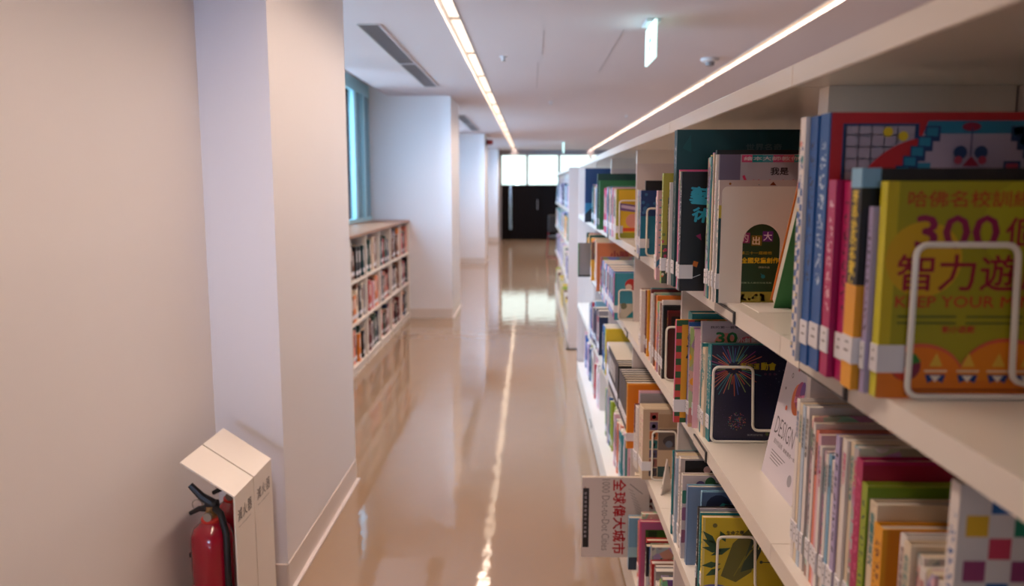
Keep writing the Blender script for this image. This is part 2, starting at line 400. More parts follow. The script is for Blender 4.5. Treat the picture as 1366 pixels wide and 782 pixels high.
# ------------------------------------------------------------------ ceiling fittings
diff_m = mat('light diffuser', (.9, .85, .78, 1), .5, emit=(1.0, .86, .70, 1), estr=1.5)
trim_m = mat('light trim', (.50, .45, .42, 1), .5)
for (x0, x1), lab in zip(SL, ('long recessed linear ceiling light over the corridor floor', 'long recessed linear ceiling light running above the tall bookshelves')):
    t = empty('linear_ceiling_light', ((x0+x1)/2, 10, CEIL), lab, 'ceiling light'); cx = (x1-x0)/2
    k = 0; y = -3.0
    while y < 23.6:
        y1 = min(y+1.42, 23.6)
        MB().box(-cx+.006, cx-.006, y-10+.002, y1-10-.002, .075, .08, diff_m).build('diffuser_panel', t)
        MB().box(-cx+.006, cx-.006, y1-10-.003, y1-10+.003, .055, .09, trim_m).build('cross_baffle', t)
        y = y1
    for s in (-1, 1):
        MB().box(s*cx-(.006 if s > 0 else 0), s*cx+(.006 if s < 0 else 0), -13, 13.6, -.004, .095, trim_m).build('side_trim', t)
def vent(x0, x1, y0, y1, lab):
    t = empty('ceiling_vent', ((x0+x1)/2, (y0+y1)/2, CEIL), lab, 'air vent', 'slot vents in the corridor ceiling'); cx, cy = (x1-x0)/2, (y1-y0)/2
    MB().box(-cx, cx, -cy, cy, -.003, 0, mat('vent dark back', (.10, .085, .09, 1), .6)).build('backing', t)
    fr_ = MB().box(-cx-.01, -cx, -cy, cy, -.008, 0, trim_m).box(cx, cx+.012, -cy, cy, -.010, 0, ceil_m).box(-cx, cx, -cy-.01, -cy, -.008, 0, trim_m).box(-cx, cx, cy, cy+.01, -.008, 0, trim_m)
    fr_.build('frame', t)
    k = 7
    for q in range(k):
        xx = -cx+(q+.5)*2*cx/k; MB().box(xx-.004, xx+.004, -cy, cy, -.009, -.002, vent_m).build('slat', t)
    MB().box(-cx, cx, .02, .05, -.011, -.002, ceil_m).build('divider', t)
vent(-1.14, -1.005, 5.36, 8.63, 'nearest brown-grey slot vent in the corridor ceiling')
vent(-1.14, -1.005, 12.1, 15.4, 'far slot vent in the ceiling between second and third pillars')
def exit_sign(y, lab, s=1):
    t = empty('exit_sign', (.77, y, CEIL), lab, 'exit sign')
    em = mat('exit sign face', (.8, .95, .9, 1), .3, emit=(.62, 1.0, .93, 1), estr=1.7)
    gm = mat('exit sign green', (.02, .35, .12, 1), .4, emit=(.03, .45, .16, 1), estr=.8)
    MB().box(-.045, .045, -.11, .11, -.02, -.001, mat('sign bracket', (.6, .62, .62, 1), .4)).build('ceiling_bracket', t)
    MB().box(-.008, .008, -.20, .20, -.255, -.02, em).build('sign_panel', t, bevel=.003)
    for sgn, face, nm in ((-1, 'left', 'pictogram'), (1, 'right', 'pictogram')):
        P = Print(face, x=sgn*.008, y=0)
        P.k = 1
        P.disc(.02, -.085, .016, gm, 14); P.line(.015, -.10, -.01, -.155, .032, gm); P.line(-.01, -.15, .045, -.2, .018, gm)
        P.line(-.01, -.15, -.05, -.185, .018, gm); P.line(-.05, -.185, -.09, -.18, .014, gm); P.line(.02, -.11, .06, -.135, .012, gm); P.line(.005, -.11, -.04, -.12, .012, gm)
        P.line(.09, -.06, .09, -.22, .012, gm); P.line(.09, -.06, .15, -.06, .012, gm); P.line(.15, -.06, .15, -.22, .012, gm)
        P.build(t, nm)
exit_sign(5.33, 'lit white exit sign with green running figure, nearest one on the ceiling')
exit_sign(19.6, 'small far exit sign on the ceiling above the end of the shelves')
wp = mat('white plastic', (.62, .58, .58, 1), .4)
t = empty('smoke_detector', (1.48, 6.85, CEIL), 'round white smoke detector on the ceiling beside the right light', 'smoke detector')
MB().lathe([(.075, 0), (.075, -.018), (.06, -.03)][::-1], (0, 0, 0), wp).build('base', t, smooth=True)
MB().lathe([(.02, -.062), (.035, -.055), (.04, -.03)], (0, 0, 0), grey_m, 16).build('sensor', t, smooth=True)
for x, y, lab in ((-.235, 6.7, 'tiny sprinkler head in the ceiling right of the corridor light'), (1.42, 12.2, 'tiny sprinkler head near the far right ceiling light'), (.24, 10.2, 'small round detector in the middle of the ceiling')):
    t = empty('sprinkler_head', (x, y, CEIL), lab, 'sprinkler', 'small ceiling fittings')
    MB().lathe([(.012, -.035), (.012, -.008), (.03, -.006), (.03, 0)], (0, 0, 0), wp, 12).build('body', t, smooth=True)
    MB().lathe([(.02, -.04), (.02, -.036)], (0, 0, 0), steel_m, 12).build('deflector', t)
t = empty('fire_alarm_lamp', (XP, 16.9, 2.5), 'red fire alarm lamp high on the third pillar', 'alarm lamp')
MB().lathe([(.04, -.05), (.07, -.03), (.075, .03), (.05, .05)], (.08, 0, 0), mat('alarm red', (.3, .02, .02, 1), .4), 16).build('lamp_body', t, smooth=True)
MB().box(0, .03, -.09, .09, -.06, .06, dark_m).build('mount', t)
for k, (x, y0, y1) in enumerate(((.62, 5.6, 7.6), (.08, 5.6, 6.6), (.05, 7.0, 8.8))):
    st(MB().box(x, x+.006, y0, y1, CEIL-.0015, CEIL, mat('seam', (.3, .24, .24, 1), .6)), 'trim_2')

# ------------------------------------------------------------------ tall shelving
XF, XC0, XC1, XE = .383, .70, .76, 1.077
LV = {'A': 1.373, 'B': 1.035, 'C': .652, 'D': .155}
def shelving(y_edges, lab, dx=0, endcap=None):
    t = empty('library_shelving', (XF+dx, y_edges[0], 0), lab, 'bookshelf', 'double-sided library shelving')
    o = (XF+dx, y_edges[0])
    def bx(name, x0, x1, y0, y1, z0, z1, m=shelf_m, bevel=0, par=t):
        q = MB().box(x0-XF, x1-XF, y0-o[1], y1-o[1], z0, z1, m).build(name, par, bevel=bevel); return q
    for a, b_ in zip(y_edges, y_edges[1:]):
        for z in LV.values():
            if z > .3:
                for x0, x1, f0 in ((XF, XC0, XF), (XC1, XE, XE-.002)):
                    mb = MB().box(x0-XF, x1-XF, a-o[1]+.001, b_-o[1]-.001, z-.004, z, shelf_m)
                    for xx in ((x0, x0+.002) if x0 == XF else (x1-.002, x1),):
                        mb.box(xx[0]-XF, xx[1]-XF, a-o[1]+.001, b_-o[1]-.001, z-.032, z-.004, shelf_m)
                    mb.box(x0-XF+.002, x1-XF-.002, a-o[1]+.001, b_-o[1]-.001, z-.014, z-.010, shelf_m)
                    mb.build('shelf_board', t)
            else:
                mb = MB().box(0, XE-XF, a-o[1]+.001, b_-o[1]-.001, z-.01, z, shelf_m)
                mb.box(0, .004, a-o[1]+.001, b_-o[1]-.001, .018, z-.01, shelf_m).box(XE-XF-.004, XE-XF, a-o[1]+.001, b_-o[1]-.001, .018, z-.01, shelf_m)
                mb.build('base_shelf', t)
                MB().box(.012, XE-XF-.012, a-o[1]+.001, b_-o[1]-.001, 0, .018, dark_m).build('plinth', t)
        mb = MB().box(0, XE-XF, a-o[1]+.0008, b_-o[1]-.0008, 1.744, 1.777, shelf_m); mb.build('canopy_panel', t, bevel=.002)
        bx('back_panel', XC0+.025, XC0+.035, a+.03, b_-.03, .155, 1.743, shelf2_m)  # added panel, closes the centre so no light leaks through the shelves
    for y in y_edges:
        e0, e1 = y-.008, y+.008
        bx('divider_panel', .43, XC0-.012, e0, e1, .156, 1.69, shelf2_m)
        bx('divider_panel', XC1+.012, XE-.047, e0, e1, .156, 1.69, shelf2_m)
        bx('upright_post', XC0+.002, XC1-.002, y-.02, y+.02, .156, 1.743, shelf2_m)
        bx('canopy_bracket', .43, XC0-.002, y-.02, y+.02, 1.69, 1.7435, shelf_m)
        q = MB()
        for k in range(14): q.box(XC0+.02-XF, XC0+.028-XF, y-o[1]-.0212, y-o[1]-.0198, .3+k*.1, .34+k*.1, dark_m)
        q.build('post_slots', t)
        MB().tube([(XC0+.045-XF, y-o[1]-.024, 1.655), (XC0+.045-XF, y-o[1]-.019, 1.655)], .011, steel_m, 12).build('screw', t)
    return t, o
YE = [-2.99, -1.94, -.89, .16, 1.21, 2.26, 3.31, 4.36, 5.41, 6.46]
sh1, o1 = shelving(YE, 'long cream double-sided library shelving nearest on the right of the corridor')
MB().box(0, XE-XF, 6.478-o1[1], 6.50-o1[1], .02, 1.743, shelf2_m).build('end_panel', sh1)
card_m = mat('label card', (.62, .56, .50, 1), .5)
for z, y0, y1 in ((1.373, .945, 1.11), (1.373, 1.478, 1.63), (1.373, 2.80, 2.93), (1.373, 3.96, 4.09), (1.035, 1.67, 1.80), (1.035, 3.1, 3.2), (.155, 3.55, 3.68), (.155, 4.85, 4.98)):
    zc = z-.019 if z > .2 else .10
    x = -.0006
    MB().box(x-.0035, x, y0-o1[1], y1-o1[1], zc-.012, zc+.012, mat('label frame', (.035, .03, .03, 1), .4)).build('label_holder', sh1)
    MB().box(x-.0042, x-.0036, y0-o1[1]+.005, y1-o1[1]-.005, zc-.0085, zc+.0085, card_m).build('label_card', sh1)
sh2, o2 = shelving([7.74, 8.79, 9.84, 10.89, 11.94], 'shorter run of cream library shelving standing beyond the gap', dx=-.02)
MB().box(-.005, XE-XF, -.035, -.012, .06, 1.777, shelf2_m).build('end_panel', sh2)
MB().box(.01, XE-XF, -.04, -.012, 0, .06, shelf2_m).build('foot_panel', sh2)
MB().box(-.02, XE-XF, -.05, -.010, 0, .012, dark_m).build('foot_rail', sh2)
# grey sign pocket fixed to the far end of the near shelving
t = empty('sign_holder', (.296, 5.0, 1.03), 'small grey flag sign with green edge sticking out from the second shelf', 'sign holder')
MB().box(.005, .083, 0, .006, .012, .215, grey_m).build('panel', t); MB().box(-.001, .005, -.002, .008, .012, .215, flat('green')).build('edge_strip', t); MB().box(.0, .086, -.003, .009, 0, .012, dark_m).build('bottom_rail', t)

# ------------------------------------------------------------------ books
ORD = ['first','second','third','fourth','fifth','sixth','seventh','eighth','ninth','tenth','eleventh','twelfth','thirteenth','fourteenth','fifteenth','sixteenth','seventeenth','eighteenth','nineteenth','twentieth']
SHN = {'A': 'top shelf', 'B': 'second shelf', 'C': 'third shelf', 'D': 'bottom shelf'}
GRP = {k: 'books on the %s of the near shelving' % v for k, v in SHN.items()}
def book(x, y, z, t, h, d, base, style='plain', ink=None, label='', group='', hard=True, call=True, white=False, near_mat=None, parts=True, rot=None, spine_mat=None, titled=False):
    """x = spine plane, y = near face; grows +Y by t, +X by d"""
    if ink is None: ink = 'white' if base not in LIGHT else rng.choice(['navy', 'black', 'red', 'purple', 'teal'])
    cmn = cover_mat(base, style, ink)
    e = empty('book', (x, y, z), label, 'book', group)
    bt = .0022 if hard else .0008; ov = .003 if hard else 0
    mb = MB()
    mb.box(0, bt, 0, t, 0, h, spine_mat or cmn)
    mb.box(bt, d, 0, bt, 0, h, near_mat or cmn); mb.box(bt, d, t-bt, t, 0, h, cmn)
    mb.build('cover', e)
    MB().box(bt+.0004, d-ov, bt+.0002, t-bt-.0002, ov, h-ov-.0008, pages2_m if white else pages_m).build('pages', e)
    if titled:
        q = MB(); Pp = Print('aisle', x=0, y=t*.5+t*.32, W=None); sz = min(t*.64, .012); tt = rng.choice(TITLES); n_ = min(len(tt), int((h*.55)/(sz*1.15)))
        if n_ > 1:
            Pp.vtext(tt[:n_], 0, h*.93, sz, flat(ink), .02); Pp.build(e, 'spine_lettering')
    if call:
        lz = .026+rng.random()*.006; lh = .030
        lb = MB().box(-.0018, 0, 0, t, lz, lz+lh, paper_m)
        if call == 2: lb.box(-.0018, .028, -.0020, 0, lz, lz+lh, paper_m)
        lb.box(-.0020, -.0018, t*.3, t*.7, lz+.012, lz+.0145, grey_m).box(-.0020, -.0018, t*.3, t*.6, lz+.022, lz+.024, grey_m)
        lb.build('call_number_label', e)
    if rot: e.rotation_euler = rot
    return e
TITLES = ['創意設計入門書', '色彩的秘密生活', '繪本的世界', '手作小物集', '看圖學英文', '我的第一本畫冊', '插畫家的旅行', '兒童美術教室', '數學好好玩']
def size_word(t, h): return ('slim ' if t < .013 else 'thick ' if t > .03 else '')+('tall ' if h > .25 else 'short ' if h < .19 else '')
def art(w): return 'an' if w[0] in 'aeiou' else 'a'
FARMB = MB()
def far_one(mb, x, y, z, t, h, d, c):
    mb.box(x, x+d, y, y+t, z+.0003, z+h, flat(c)); mb.box(x+.004, x+d-.002, y+.002, y+t-.002, z+h, z+h+.0008, pages_m)
    mb.box(x-.001, x, y, y+t, z+.03, z+.06, paper_m); mb.box(x-.001, x, y+t*.3, y+t*.7, z+h*.45, z+h*.85, flat('white' if c not in LIGHT else rng.choice(['navy', 'dark red', 'teal'])))
def row(lv, y, specs, landmark, x=.40, start=1, jitter=.004):
    """books packed away from the camera from y; specs: (t,h,d,colour[,style[,ink[,dx]]])"""
    n = start-1
    for s in specs:
        t, h, d, c = s[:4]; style = s[4] if len(s) > 4 and s[4] else 'title'; ink = s[5] if len(s) > 5 else None; dx = s[6] if len(s) > 6 else rng.uniform(-jitter, jitter)
        for yy in YE:                              # step over an upright
            if y < yy+.0095 and y+t > yy-.0095: y = yy+.0105
        lab = '%s%s book, %s %s, %s' % (size_word(t, h), c, ORD[n] if n < 20 else str(n+1)+'th', landmark, SHN[lv])
        if y > 3.4:
            far_one(FARMB, x+dx, y, LV[lv], t, h, d, c); y += t+.0012; n += 1; continue
        near_ = y < 2.15
        if near_ and style == 'title': style = 'plain'
        book(x+dx, y, LV[lv], t, h, d, c, 'bare' if near_ and style == 'plain' else style, ink, lab, GRP[lv], hard=t > .014 or rng.random() < .3, white=rng.random() < .4, titled=near_)
        y += t+.0012; n += 1
    return y
def fill(lv, y0, y1, landmark, pal, hr, tr, x=.40, dr=(.15, .20), start=1, hs=None, jitter=.008):
    sp = []; y = y0
    while True:
        t = rng.uniform(*tr)
        if y+t > y1: break
        h = rng.uniform(*hr) if not hs else hs+rng.uniform(-.002, .002)
        c = rng.choice(pal)
        sp.append((t, h, rng.uniform(*dr), c, rng.choice(['title', 'title', 'plain', 'art', 'band']), rng.choice([k for k in PN if (k in LIGHT) != (c in LIGHT)]), rng.uniform(-jitter, jitter)))
        y += t+.0012
    return row(lv, y0, sp, landmark, x, start)
def hero(lv, x, y, t, h, d, base, label, **k):
    return book(x, y, LV[lv], t, h, d, base, label=label, group=GRP[lv], **k)
def wire_bookend(x, y, z, w, h, label, notch=.42, r=.0032, tail=.05, grp='white wire bookends'):
    """bent wire loop: left side, top, right side stopping short, then running back; foot under the books"""
    e = empty('wire_bookend', (x, y, z), label, 'bookend', grp)
    c = .012
    def arc(cx, cz, a0, a1, n=4): return [(cx+c*math.cos(a0+(a1-a0)*k/n), 0, cz+c*math.sin(a0+(a1-a0)*k/n)) for k in range(n+1)]
    b0 = r
    pts = [(w+tail, 0, b0)]+arc(c, b0+c, -PI/2, -PI)[:1]+arc(c, b0+c, 3*PI/2, PI)+arc(c, h-c, PI, PI/2)+arc(w-c, h-c, PI/2, 0)+[(w+.004, 0, notch*h*.4+c)]
    cx2, cz2 = w+.004+c, notch*h*.4+c
    pts += [(cx2+c*math.cos(a), 0, cz2+c*math.sin(a)-0) for a in (PI, PI*1.17, PI*1.33, PI*1.5)]+[(w+tail+.03, 0, cz2-c)]
    MB().tube(pts, r, wire_m, 8).build('wire_loop', e, smooth=True)
    MB().tube([(w+tail, 0, b0), (w+tail+.012, .004, b0), (w+tail+.012, .03, b0*.4)], r*.9, wire_m, 6).build('foot', e, smooth=True)
    return e

# ---------- shelf A
LM = 'behind the yellow-green puzzle book'
hb = hero('A', .372, .846, .016, .232, .19, 'lime', 'yellow-green puzzle book numbered 300 facing front in a wire bookend, nearest', call=2, style='plain', ink='red', hard=False, spine_mat=mat('spine yellow green', S(206,196,40), .4))
P = Print('near', W=.189, H_=.232); Y_ = rgb(186,178,22); dr = rgb(150,10,40)
P.rect(.0, .19, 0, .232, rgb(158,150,10)); P.rect(0, .012, 0, .232, rgb(196,176,20)); P.disc(.042, .150, .040, rgb(206,164,12), 28); P.disc(.15, .185, .05, rgb(168,164,14), 28)
P.text('哈佛名校訓練學', .022, .205, .017, rgb(176,60,14), .02, width=.150)
P.text('300', .032, .162, .034, rgb(140,10,70), .035, width=.086); P.text('個', .125, .163, .031, dr, .02, width=.034)
for q, ch in enumerate('智力遊戲'): P.text(ch, .015+q*.0435, .117, .038, dr, .015, width=.038, layer=(q == 0))
P.text('KEEP YOUR MIND', .015, .099, .012, rgb(190,60,20), .03, width=.160)
for k in range(2): P.rect(.018, .080, .088-k*.007, .090-k*.007, rgb(80,90,20), False); P.rect(.09, .15, .088-k*.007, .090-k*.007, rgb(80,90,20), False)
P.text('動小遊戲', .066, .0715, .0075, rgb(190,40,30), .02, width=.034)
hill = lambda cx, r, hh: [(cx-r, 0)]+[(cx+r*math.cos(PI-PI*q/16), hh*math.sin(PI*q/16)**.7) for q in range(17)]+[(cx+r, 0)]
P.poly(hill(.045, .05, .060), rgb(214,90,60)); P.poly(hill(.135, .052, .066), rgb(214,90,60)); P.poly(hill(.045, .049, .056), rgb(226,120,10)); P.poly(hill(.135, .051, .062), rgb(226,132,12)); P.rect(0, .19, 0, .02, rgb(220,118,10))
P.disc(.03, .035, .016, rgb(120,20,60), 18); P.poly([(.03, .035), (.046, .04), (.04, .048), (.03, .051)], rgb(40,120,40)); P.poly([(.03, .035), (.016, .028), (.024, .02), (.034, .02)], rgb(210,60,20), False); P.poly([(.03, .035), (.018, .044), (.014, .034)], rgb(30,70,140), False)
for cx in (.062, .096, .128, .158):
    P.poly([(cx-.011, .026), (cx+.011, .026), (cx+.008, .017), (cx, .021), (cx-.008, .017)], rgb(20,60,130)); P.poly([(cx-.007, .035), (cx+.007, .035), (cx, .05)], rgb(226,180,60), False); P.line(cx-.012, .03, cx+.012, .03, .002, rgb(240,220,180)); P.poly([(cx-.006, .025), (cx+.006, .025), (cx, .018)], rgb(236,226,210))
for k in range(2): P.rect(.03, .16, .009-k*.005, .0105-k*.005, rgb(160,60,10), False)
P.build(hb)
wire_bookend(.402, .838, LV['A'], .105, .166, 'white wire bookend clipped in front of the yellow-green puzzle book', tail=.06, r=.0034, notch=.28)
hero('A', .366, .8645, .010, .205, .16, 'lilac', 'slim lilac paperback squeezed between the puzzle book and the black book', call=True, hard=False, style='title', ink='black')
hb = hero('A', .358, .878, .028, .246, .235, 'black', 'black book with amber lower spine behind the puzzle book on the top shelf', call=2, style='plain', ink='yellow')
MB().box(-.0004, .022, -.0003, .028, 0, .118, flat('amber')).build('spine_band', hb)
MB().box(-.0004, .020, -.0003, .028, .225, .2463, flat('light blue')).build('spine_band', hb)
P = Print('aisle', x=-.0005, y=.021); P.k = 1; P.vtext('環遊世界名畫', 0, .222, .014, flat('yellow'), .03); P.build(hb, 'spine_lettering')
hero('A', .361, .912, .022, .232, .19, 'magenta', 'bright magenta book on the top shelf with grey stripe, nearer of the pair', style='plain', ink='black', call=2)
hero('A', .353, .937, .023, .234, .19, 'magenta', 'bright magenta book on the top shelf, the farther of the pair', style='title', ink='pale pink')
RB = mat('cloth red', S(188,28,40), .5)
hb = hero('A', .352, .966, .031, .313, .325, 'blue', 'tall blue-spined book with red pixel-art cover on the top shelf', style='plain', ink='pale blue', near_mat=RB)
P = Print('near', W=.322, H_=.313); bl = rgb(36,132,170); db = rgb(20,60,110)
P.rect(.012, .30, .0, .305, RB); P.rect(.016, .105, .22, .30, db); P.rect(.019, .10, .222, .297, rgb(168,160,180))
for k in range(5): P.rect(.019+.015*k, .0205+.015*k, .222, .297, rgb(90,110,160), False); P.rect(.019, .10, .23+.014*k, .2315+.014*k, rgb(90,110,160), False)
P.poly([(.035, .2)]+[(.125+.095*math.cos(PI*.5+PI*.5*(1-q/10)), .2+.085*math.sin(PI*.5+PI*.5*(1-q/10))) for q in range(11)]+[(.125, .2)], RB)
P.poly([(.05, .1), (.11, .288), (.235, .288), (.30, .1)], rgb(176,166,190)); P.poly([(.11, .288), (.235, .288), (.23, .303), (.115, .303)], bl)
for k in range(13):
    f = k/13; a = .118-.105*f; P.rect(a-.006, a+.012, .297-.15*f-.018, .297-.15*f, db); P.rect(a-.004, a+.009, .297-.15*f-.012, .297-.15*f-.002, bl)
    a = .218+.1*f; P.rect(a-.006, a+.012, .297-.13*f-.018, .297-.13*f, db, False); P.rect(a-.003, a+.009, .297-.13*f-.012, .297-.13*f-.002, bl, False)
P.disc(.165, .296, .011, rgb(150,30,70), 14, ry=.005); P.disc(.154, .266, .008, db, 12); P.disc(.178, .266, .008, db, 12); P.disc(.152, .257, .005, rgb(170,60,90), 10, layer=True); P.disc(.180, .257, .005, rgb(170,60,90), 10, layer=False); P.poly([(.157, .25), (.177, .25), (.167, .262)], rgb(150,20,60), False); P.line(.166, .262, .166, .295, .0015, db)
P.rect(.105, .12, .238, .254, bl, False); P.rect(.205, .225, .244, .256, db, False); P.rect(.208, .222, .247, .253, rgb(170,60,90))
for a, b2 in ((.262, .29), (.288, .26), (.25, .285)): P.disc(a+.012, b2-.012, .009, db, 12, ry=.017); P.disc(a+.012, b2-.012, .006, rgb(190,180,190), 12, ry=.013)
P.disc(.068, .29, .006, rgb(216,190,30), 10); P.disc(.086, .285, .006, rgb(216,190,30), 10)
for k in range(3): P.rect(.02, .3, .05+.06*k, .06+.06*k, db, False)
P.build(hb)
hero('A', .350, .999, .026, .312, .30, 'blue', 'tall plain blue book on the top shelf behind the red pixel-art cover', style='plain', ink='navy')
hb = hero('A', .345, 1.027, .020, .313, .30, 'white', 'tall white book spine with blue checks and yellow dots on the top shelf', style='plain', ink='blue', call=False)
P = Print('aisle', x=0, y=.020); 
for k in range(24):
    for j in range(2):
        if (k+j) % 2: P.rect(.001+j*.009, .009+j*.009, .005+k*.0095, .0135+k*.0095, flat('blue'), False)
P.disc(.005, .28, .004, flat('salmon'), 10); P.disc(.012, .26, .005, flat('teal'), 10, layer=False)
for k in range(9): P.disc(.004+.009*(k % 2), .02+k*.022, .0022, flat('yellow'), 8, layer=(k == 0))
P.build(hb, 'spine_print')
hero('A', .352, 1.0485, .008, .29, .22, 'teal', 'slim tall teal book on the top shelf behind the blue-checked spine', style='plain', hard=False)
row('A', 1.225, [(.022, .30, .2, 'brown'), (.018, .28, .2, 'grey'), (.02, .29, .2, 'cream')], 'past the upright behind the blue volumes', .452)
e = book(.452, 1.475, LV['A'], .028, .27, .19, 'green', 'plain', 'white', 'green hardcover leaning with white page edges toward the aisle on the top shelf', GRP['A'], call=False, white=True)
# leaning book: replace plain spine by visible page block between orange-edged boards
for ch in list(e.children): bpy.data.objects.remove(ch)
MB().box(0, .19, 0, .0022, 0, .26, flat('green')).box(0, .19, .0258, .028, 0, .26, flat('orange')).box(.188, .19, .0022, .0258, 0, .26, flat('green')).build('cover', e)
MB().box(.003, .187, .0024, .0256, .003, .256, pages2_m).build('pages', e)
e.rotation_euler = (math.radians(30), 0, 0)
wire_bookend(.47, 1.30, LV['A'], .08, .10, 'white wire bookend at the foot of the leaning green book')
# plate bookend with an arched opening
e = empty('plate_bookend', (.366, 1.546, LV['A']), 'cream metal plate bookend with an arched opening on the top shelf', 'bookend')
W_, H_ = .157, .226; hw = .036; cx = .0785; ah = .118; n = 14; r_ = .012
out = [(0, .0)]+[(r_-r_*math.cos(PI/2*q/5), H_-r_+r_*math.sin(PI/2*q/5)) for q in range(6)]+[(W_-r_+r_*math.sin(PI/2*q/5), H_-r_+r_*math.cos(PI/2*q/5)) for q in range(6)]+[(W_, 0)]
hole = [(cx+hw, 0)]+[(cx+hw*math.cos(PI*q/n), ah+hw*math.sin(PI*q/n)) for q in range(n+1)]+[(cx-hw, 0)]
MB().prism([(a, 0, b2) for a, b2 in out+hole], (0, .0016, 0), plate_m).build('plate', e)
MB().box(cx-hw+.002, cx+hw-.002, -.12, 0, 0, .0012, plate_m).build('foot_tongue', e)
# group behind the plate
hb = hero('A', .361, 1.549, .011, .238, .20, 'white', 'white and green contest picture book directly behind the arched plate bookend', style='plain', ink='teal', hard=False, call=2)
P = Print('near', W=.198, H_=.238); P.rect(0, .198, 0, .238, rgb(196,178,176)); P.rect(0, .198, 0, .165, rgb(24,62,36)); P.rect(0, .012, .0, .165, flat('dark teal')); P.rect(0, .012, .165, .19, rgb(190,170,60)); P.rect(.012, .198, 0, .022, rgb(150,140,50))
for k in range(16): P.disc(.045+rng.random()*.08, .005+rng.random()*.014, .003, rgb(*rng.choice([(170,60,50), (90,60,140), (40,110,60)])), 8, layer=False)
for (a, b2, c1, rt) in ((.052, .127, (150,50,110), -.3), (.075, .122, (130,100,20), 0), (.096, .13, (100,40,130), .3)): P.rect(a-.010, a+.010, b2-.010, b2+.010, rgb(*c1))
P.text('的', .044, .119, .016, rgb(226,190,200), .02); P.text('出', .067, .114, .016, rgb(240,220,190), .03); P.text('大', .088, .122, .016, rgb(236,216,236), .02)
P.text('第二十一屆維他', .045, .095, .006, rgb(196,160,40), .02, width=.06); P.text('全國兒童創作', .047, .078, .011, rgb(230,190,30), .04, width=.072)
P.text('得獎作品', .08, .068, .004, rgb(190,180,150), .0, width=.022); P.text('財團法人維他兒童文教', .047, .038, .0035, rgb(150,170,140), 0, width=.06); P.disc(.09, .052, .004, flat('teal'), 10); P.line(.085, .058, .09, .052, .0012, flat('teal'))
P.disc(.02, .231, .0025, rgb(150,90,30), 8); P.poly([(.095, .228), (.108, .228), (.102, .235)], rgb(120,50,20), False); P.disc(.075, .229, .001, flat('teal'), 6, layer=False)
P.build(hb)
hb = hero('A', .357, 1.562, .010, .287, .235, 'white', 'tall white picture book with pink title and rainbow strip behind arched plate', style='plain', ink='pink', hard=False)
P = Print('near', W=.234, H_=.287); P.rect(.004, .234, 0, .287, rgb(176,170,186)); P.rect(.006, .046, .15, .287, rgb(108,100,128))
for k in range(9): P.rect(.048+.02*k, .068+.02*k, .272, .286, rgb(*[(206,70,120), (24,140,150), (70,150,170), (200,80,130), (210,110,130), (50,140,140), (190,60,110), (120,90,160), (206,90,120)][k]), k == 0)
P.text('繪本大師教你如何畫', .052, .2755, .0075, rgb(230,216,226), .02, width=.16)
P.text('我是', .104, .248, .014, rgb(40,30,44), .04, width=.034); P.text('繪本小超人', .066, .219, .020, rgb(206,50,100), .035, width=.125); P.line(.052, .247, .058, .233, .005, rgb(206,50,100), True)
P.build(hb)
row('A', 1.5735, [(.012, .296, .20, 'black', 'plain', 'grey'), (.008, .29, .22, 'cream'), (.010, .292, .22, 'pale pink', 'art'), (.008, .285, .2, 'teal', 'title'), (.008, .288, .22, 'cream', 'art'), (.009, .284, .22, 'pale blue', 'art', 'blue'), (.012, .283, .21, 'lilac', 'art', 'navy')], 'behind the arched plate bookend', .36, jitter=.003)
hb = hero('A', .322, 1.725, .016, .257, .19, 'black', 'black-covered book with bright cyan lettering on the top shelf', style='plain', ink='white', call=2)
P = Print('near', W=.19, H_=.257); cy = rgb(52,170,200)
P.text('藝', .017, .19, .036, cy, .05, width=.05, rot=-.12); P.text('術', .022, .152, .03, cy, .05, width=.05, rot=-.12); P.poly([(.027, .055), (.037, .052), (.04, .063), (.03, .066)], rgb(206,110,20)); P.poly([(.033, .12), (.045, .11), (.043, .125)], rgb(150,30,90))
P.line(.01, .036, .03, .030, .0015, rgb(200,200,210)); P.line(.03, .030, .045, .036, .0015, rgb(200,200,210)); P.build(hb)
row('A', 1.743, [(.010, .258, .19, 'pale pink', 'art', 'navy', 0), (.008, .262, .19, 'pink', 'plain', 'white', .0), (.008, .262, .19, 'pale pink', 'title', 'black', .002)], 'behind the black-covered book with cyan lettering', .322)
hb = hero('A', .322, 1.795, .034, .350, .272, 'dark teal', 'very tall dark teal book with faint grey title on the top shelf', style='plain', ink='grey')
P = Print('near', W=.27, H_=.35); P.text('世界名奇', .152, .305, .014, rgb(70,92,98), .05, width=.078); P.poly([(.012, .31), (.03, .34), (.032, .30)], rgb(10,80,84)); P.build(hb)
hb = hero('A', .305, 1.862, .018, .256, .19, 'lime', 'yellow-green book with small flowers along its cover on the top shelf', style='plain', ink='white', call=2)
P = Print('near', W=.19, H_=.256); P.rect(0, .19, .09, .256, rgb(170,160,50)); P.rect(0, .19, 0, .09, rgb(70,80,50))
for k in range(34): P.disc(rng.random()*.04, .01+rng.random()*.11, .0025+.002*rng.random(), rgb(*rng.choice([(200,60,90), (216,120,60), (220,200,170), (110,130,50)])), 8, layer=(k % 6 == 0))
P.build(hb)
row('A', 1.832, [(.012, .235, .19, 'white', 'title', 'teal', 0), (.012, .2, .19, 'navy', 'title', 'white', 0)], 'behind the very tall dark teal book', .316)
hb = hero('A', .303, 1.925, .022, .216, .17, 'pale pink', 'pale pink book with thin blue ruled lines on the top shelf', style='plain', ink='teal', hard=False)
P = Print('near', W=.17, H_=.216)
for k in range(10): P.rect(.004, .165, .03+k*.018, .0325+k*.018, rgb(70,150,180), k == 0)
P.poly([(.0, .03), (.02, .055), (.02, .065), (.0, .045)], rgb(60,120,170)); P.text('美', .012, .19, .01, rgb(30,60,110), .03); P.build(hb)
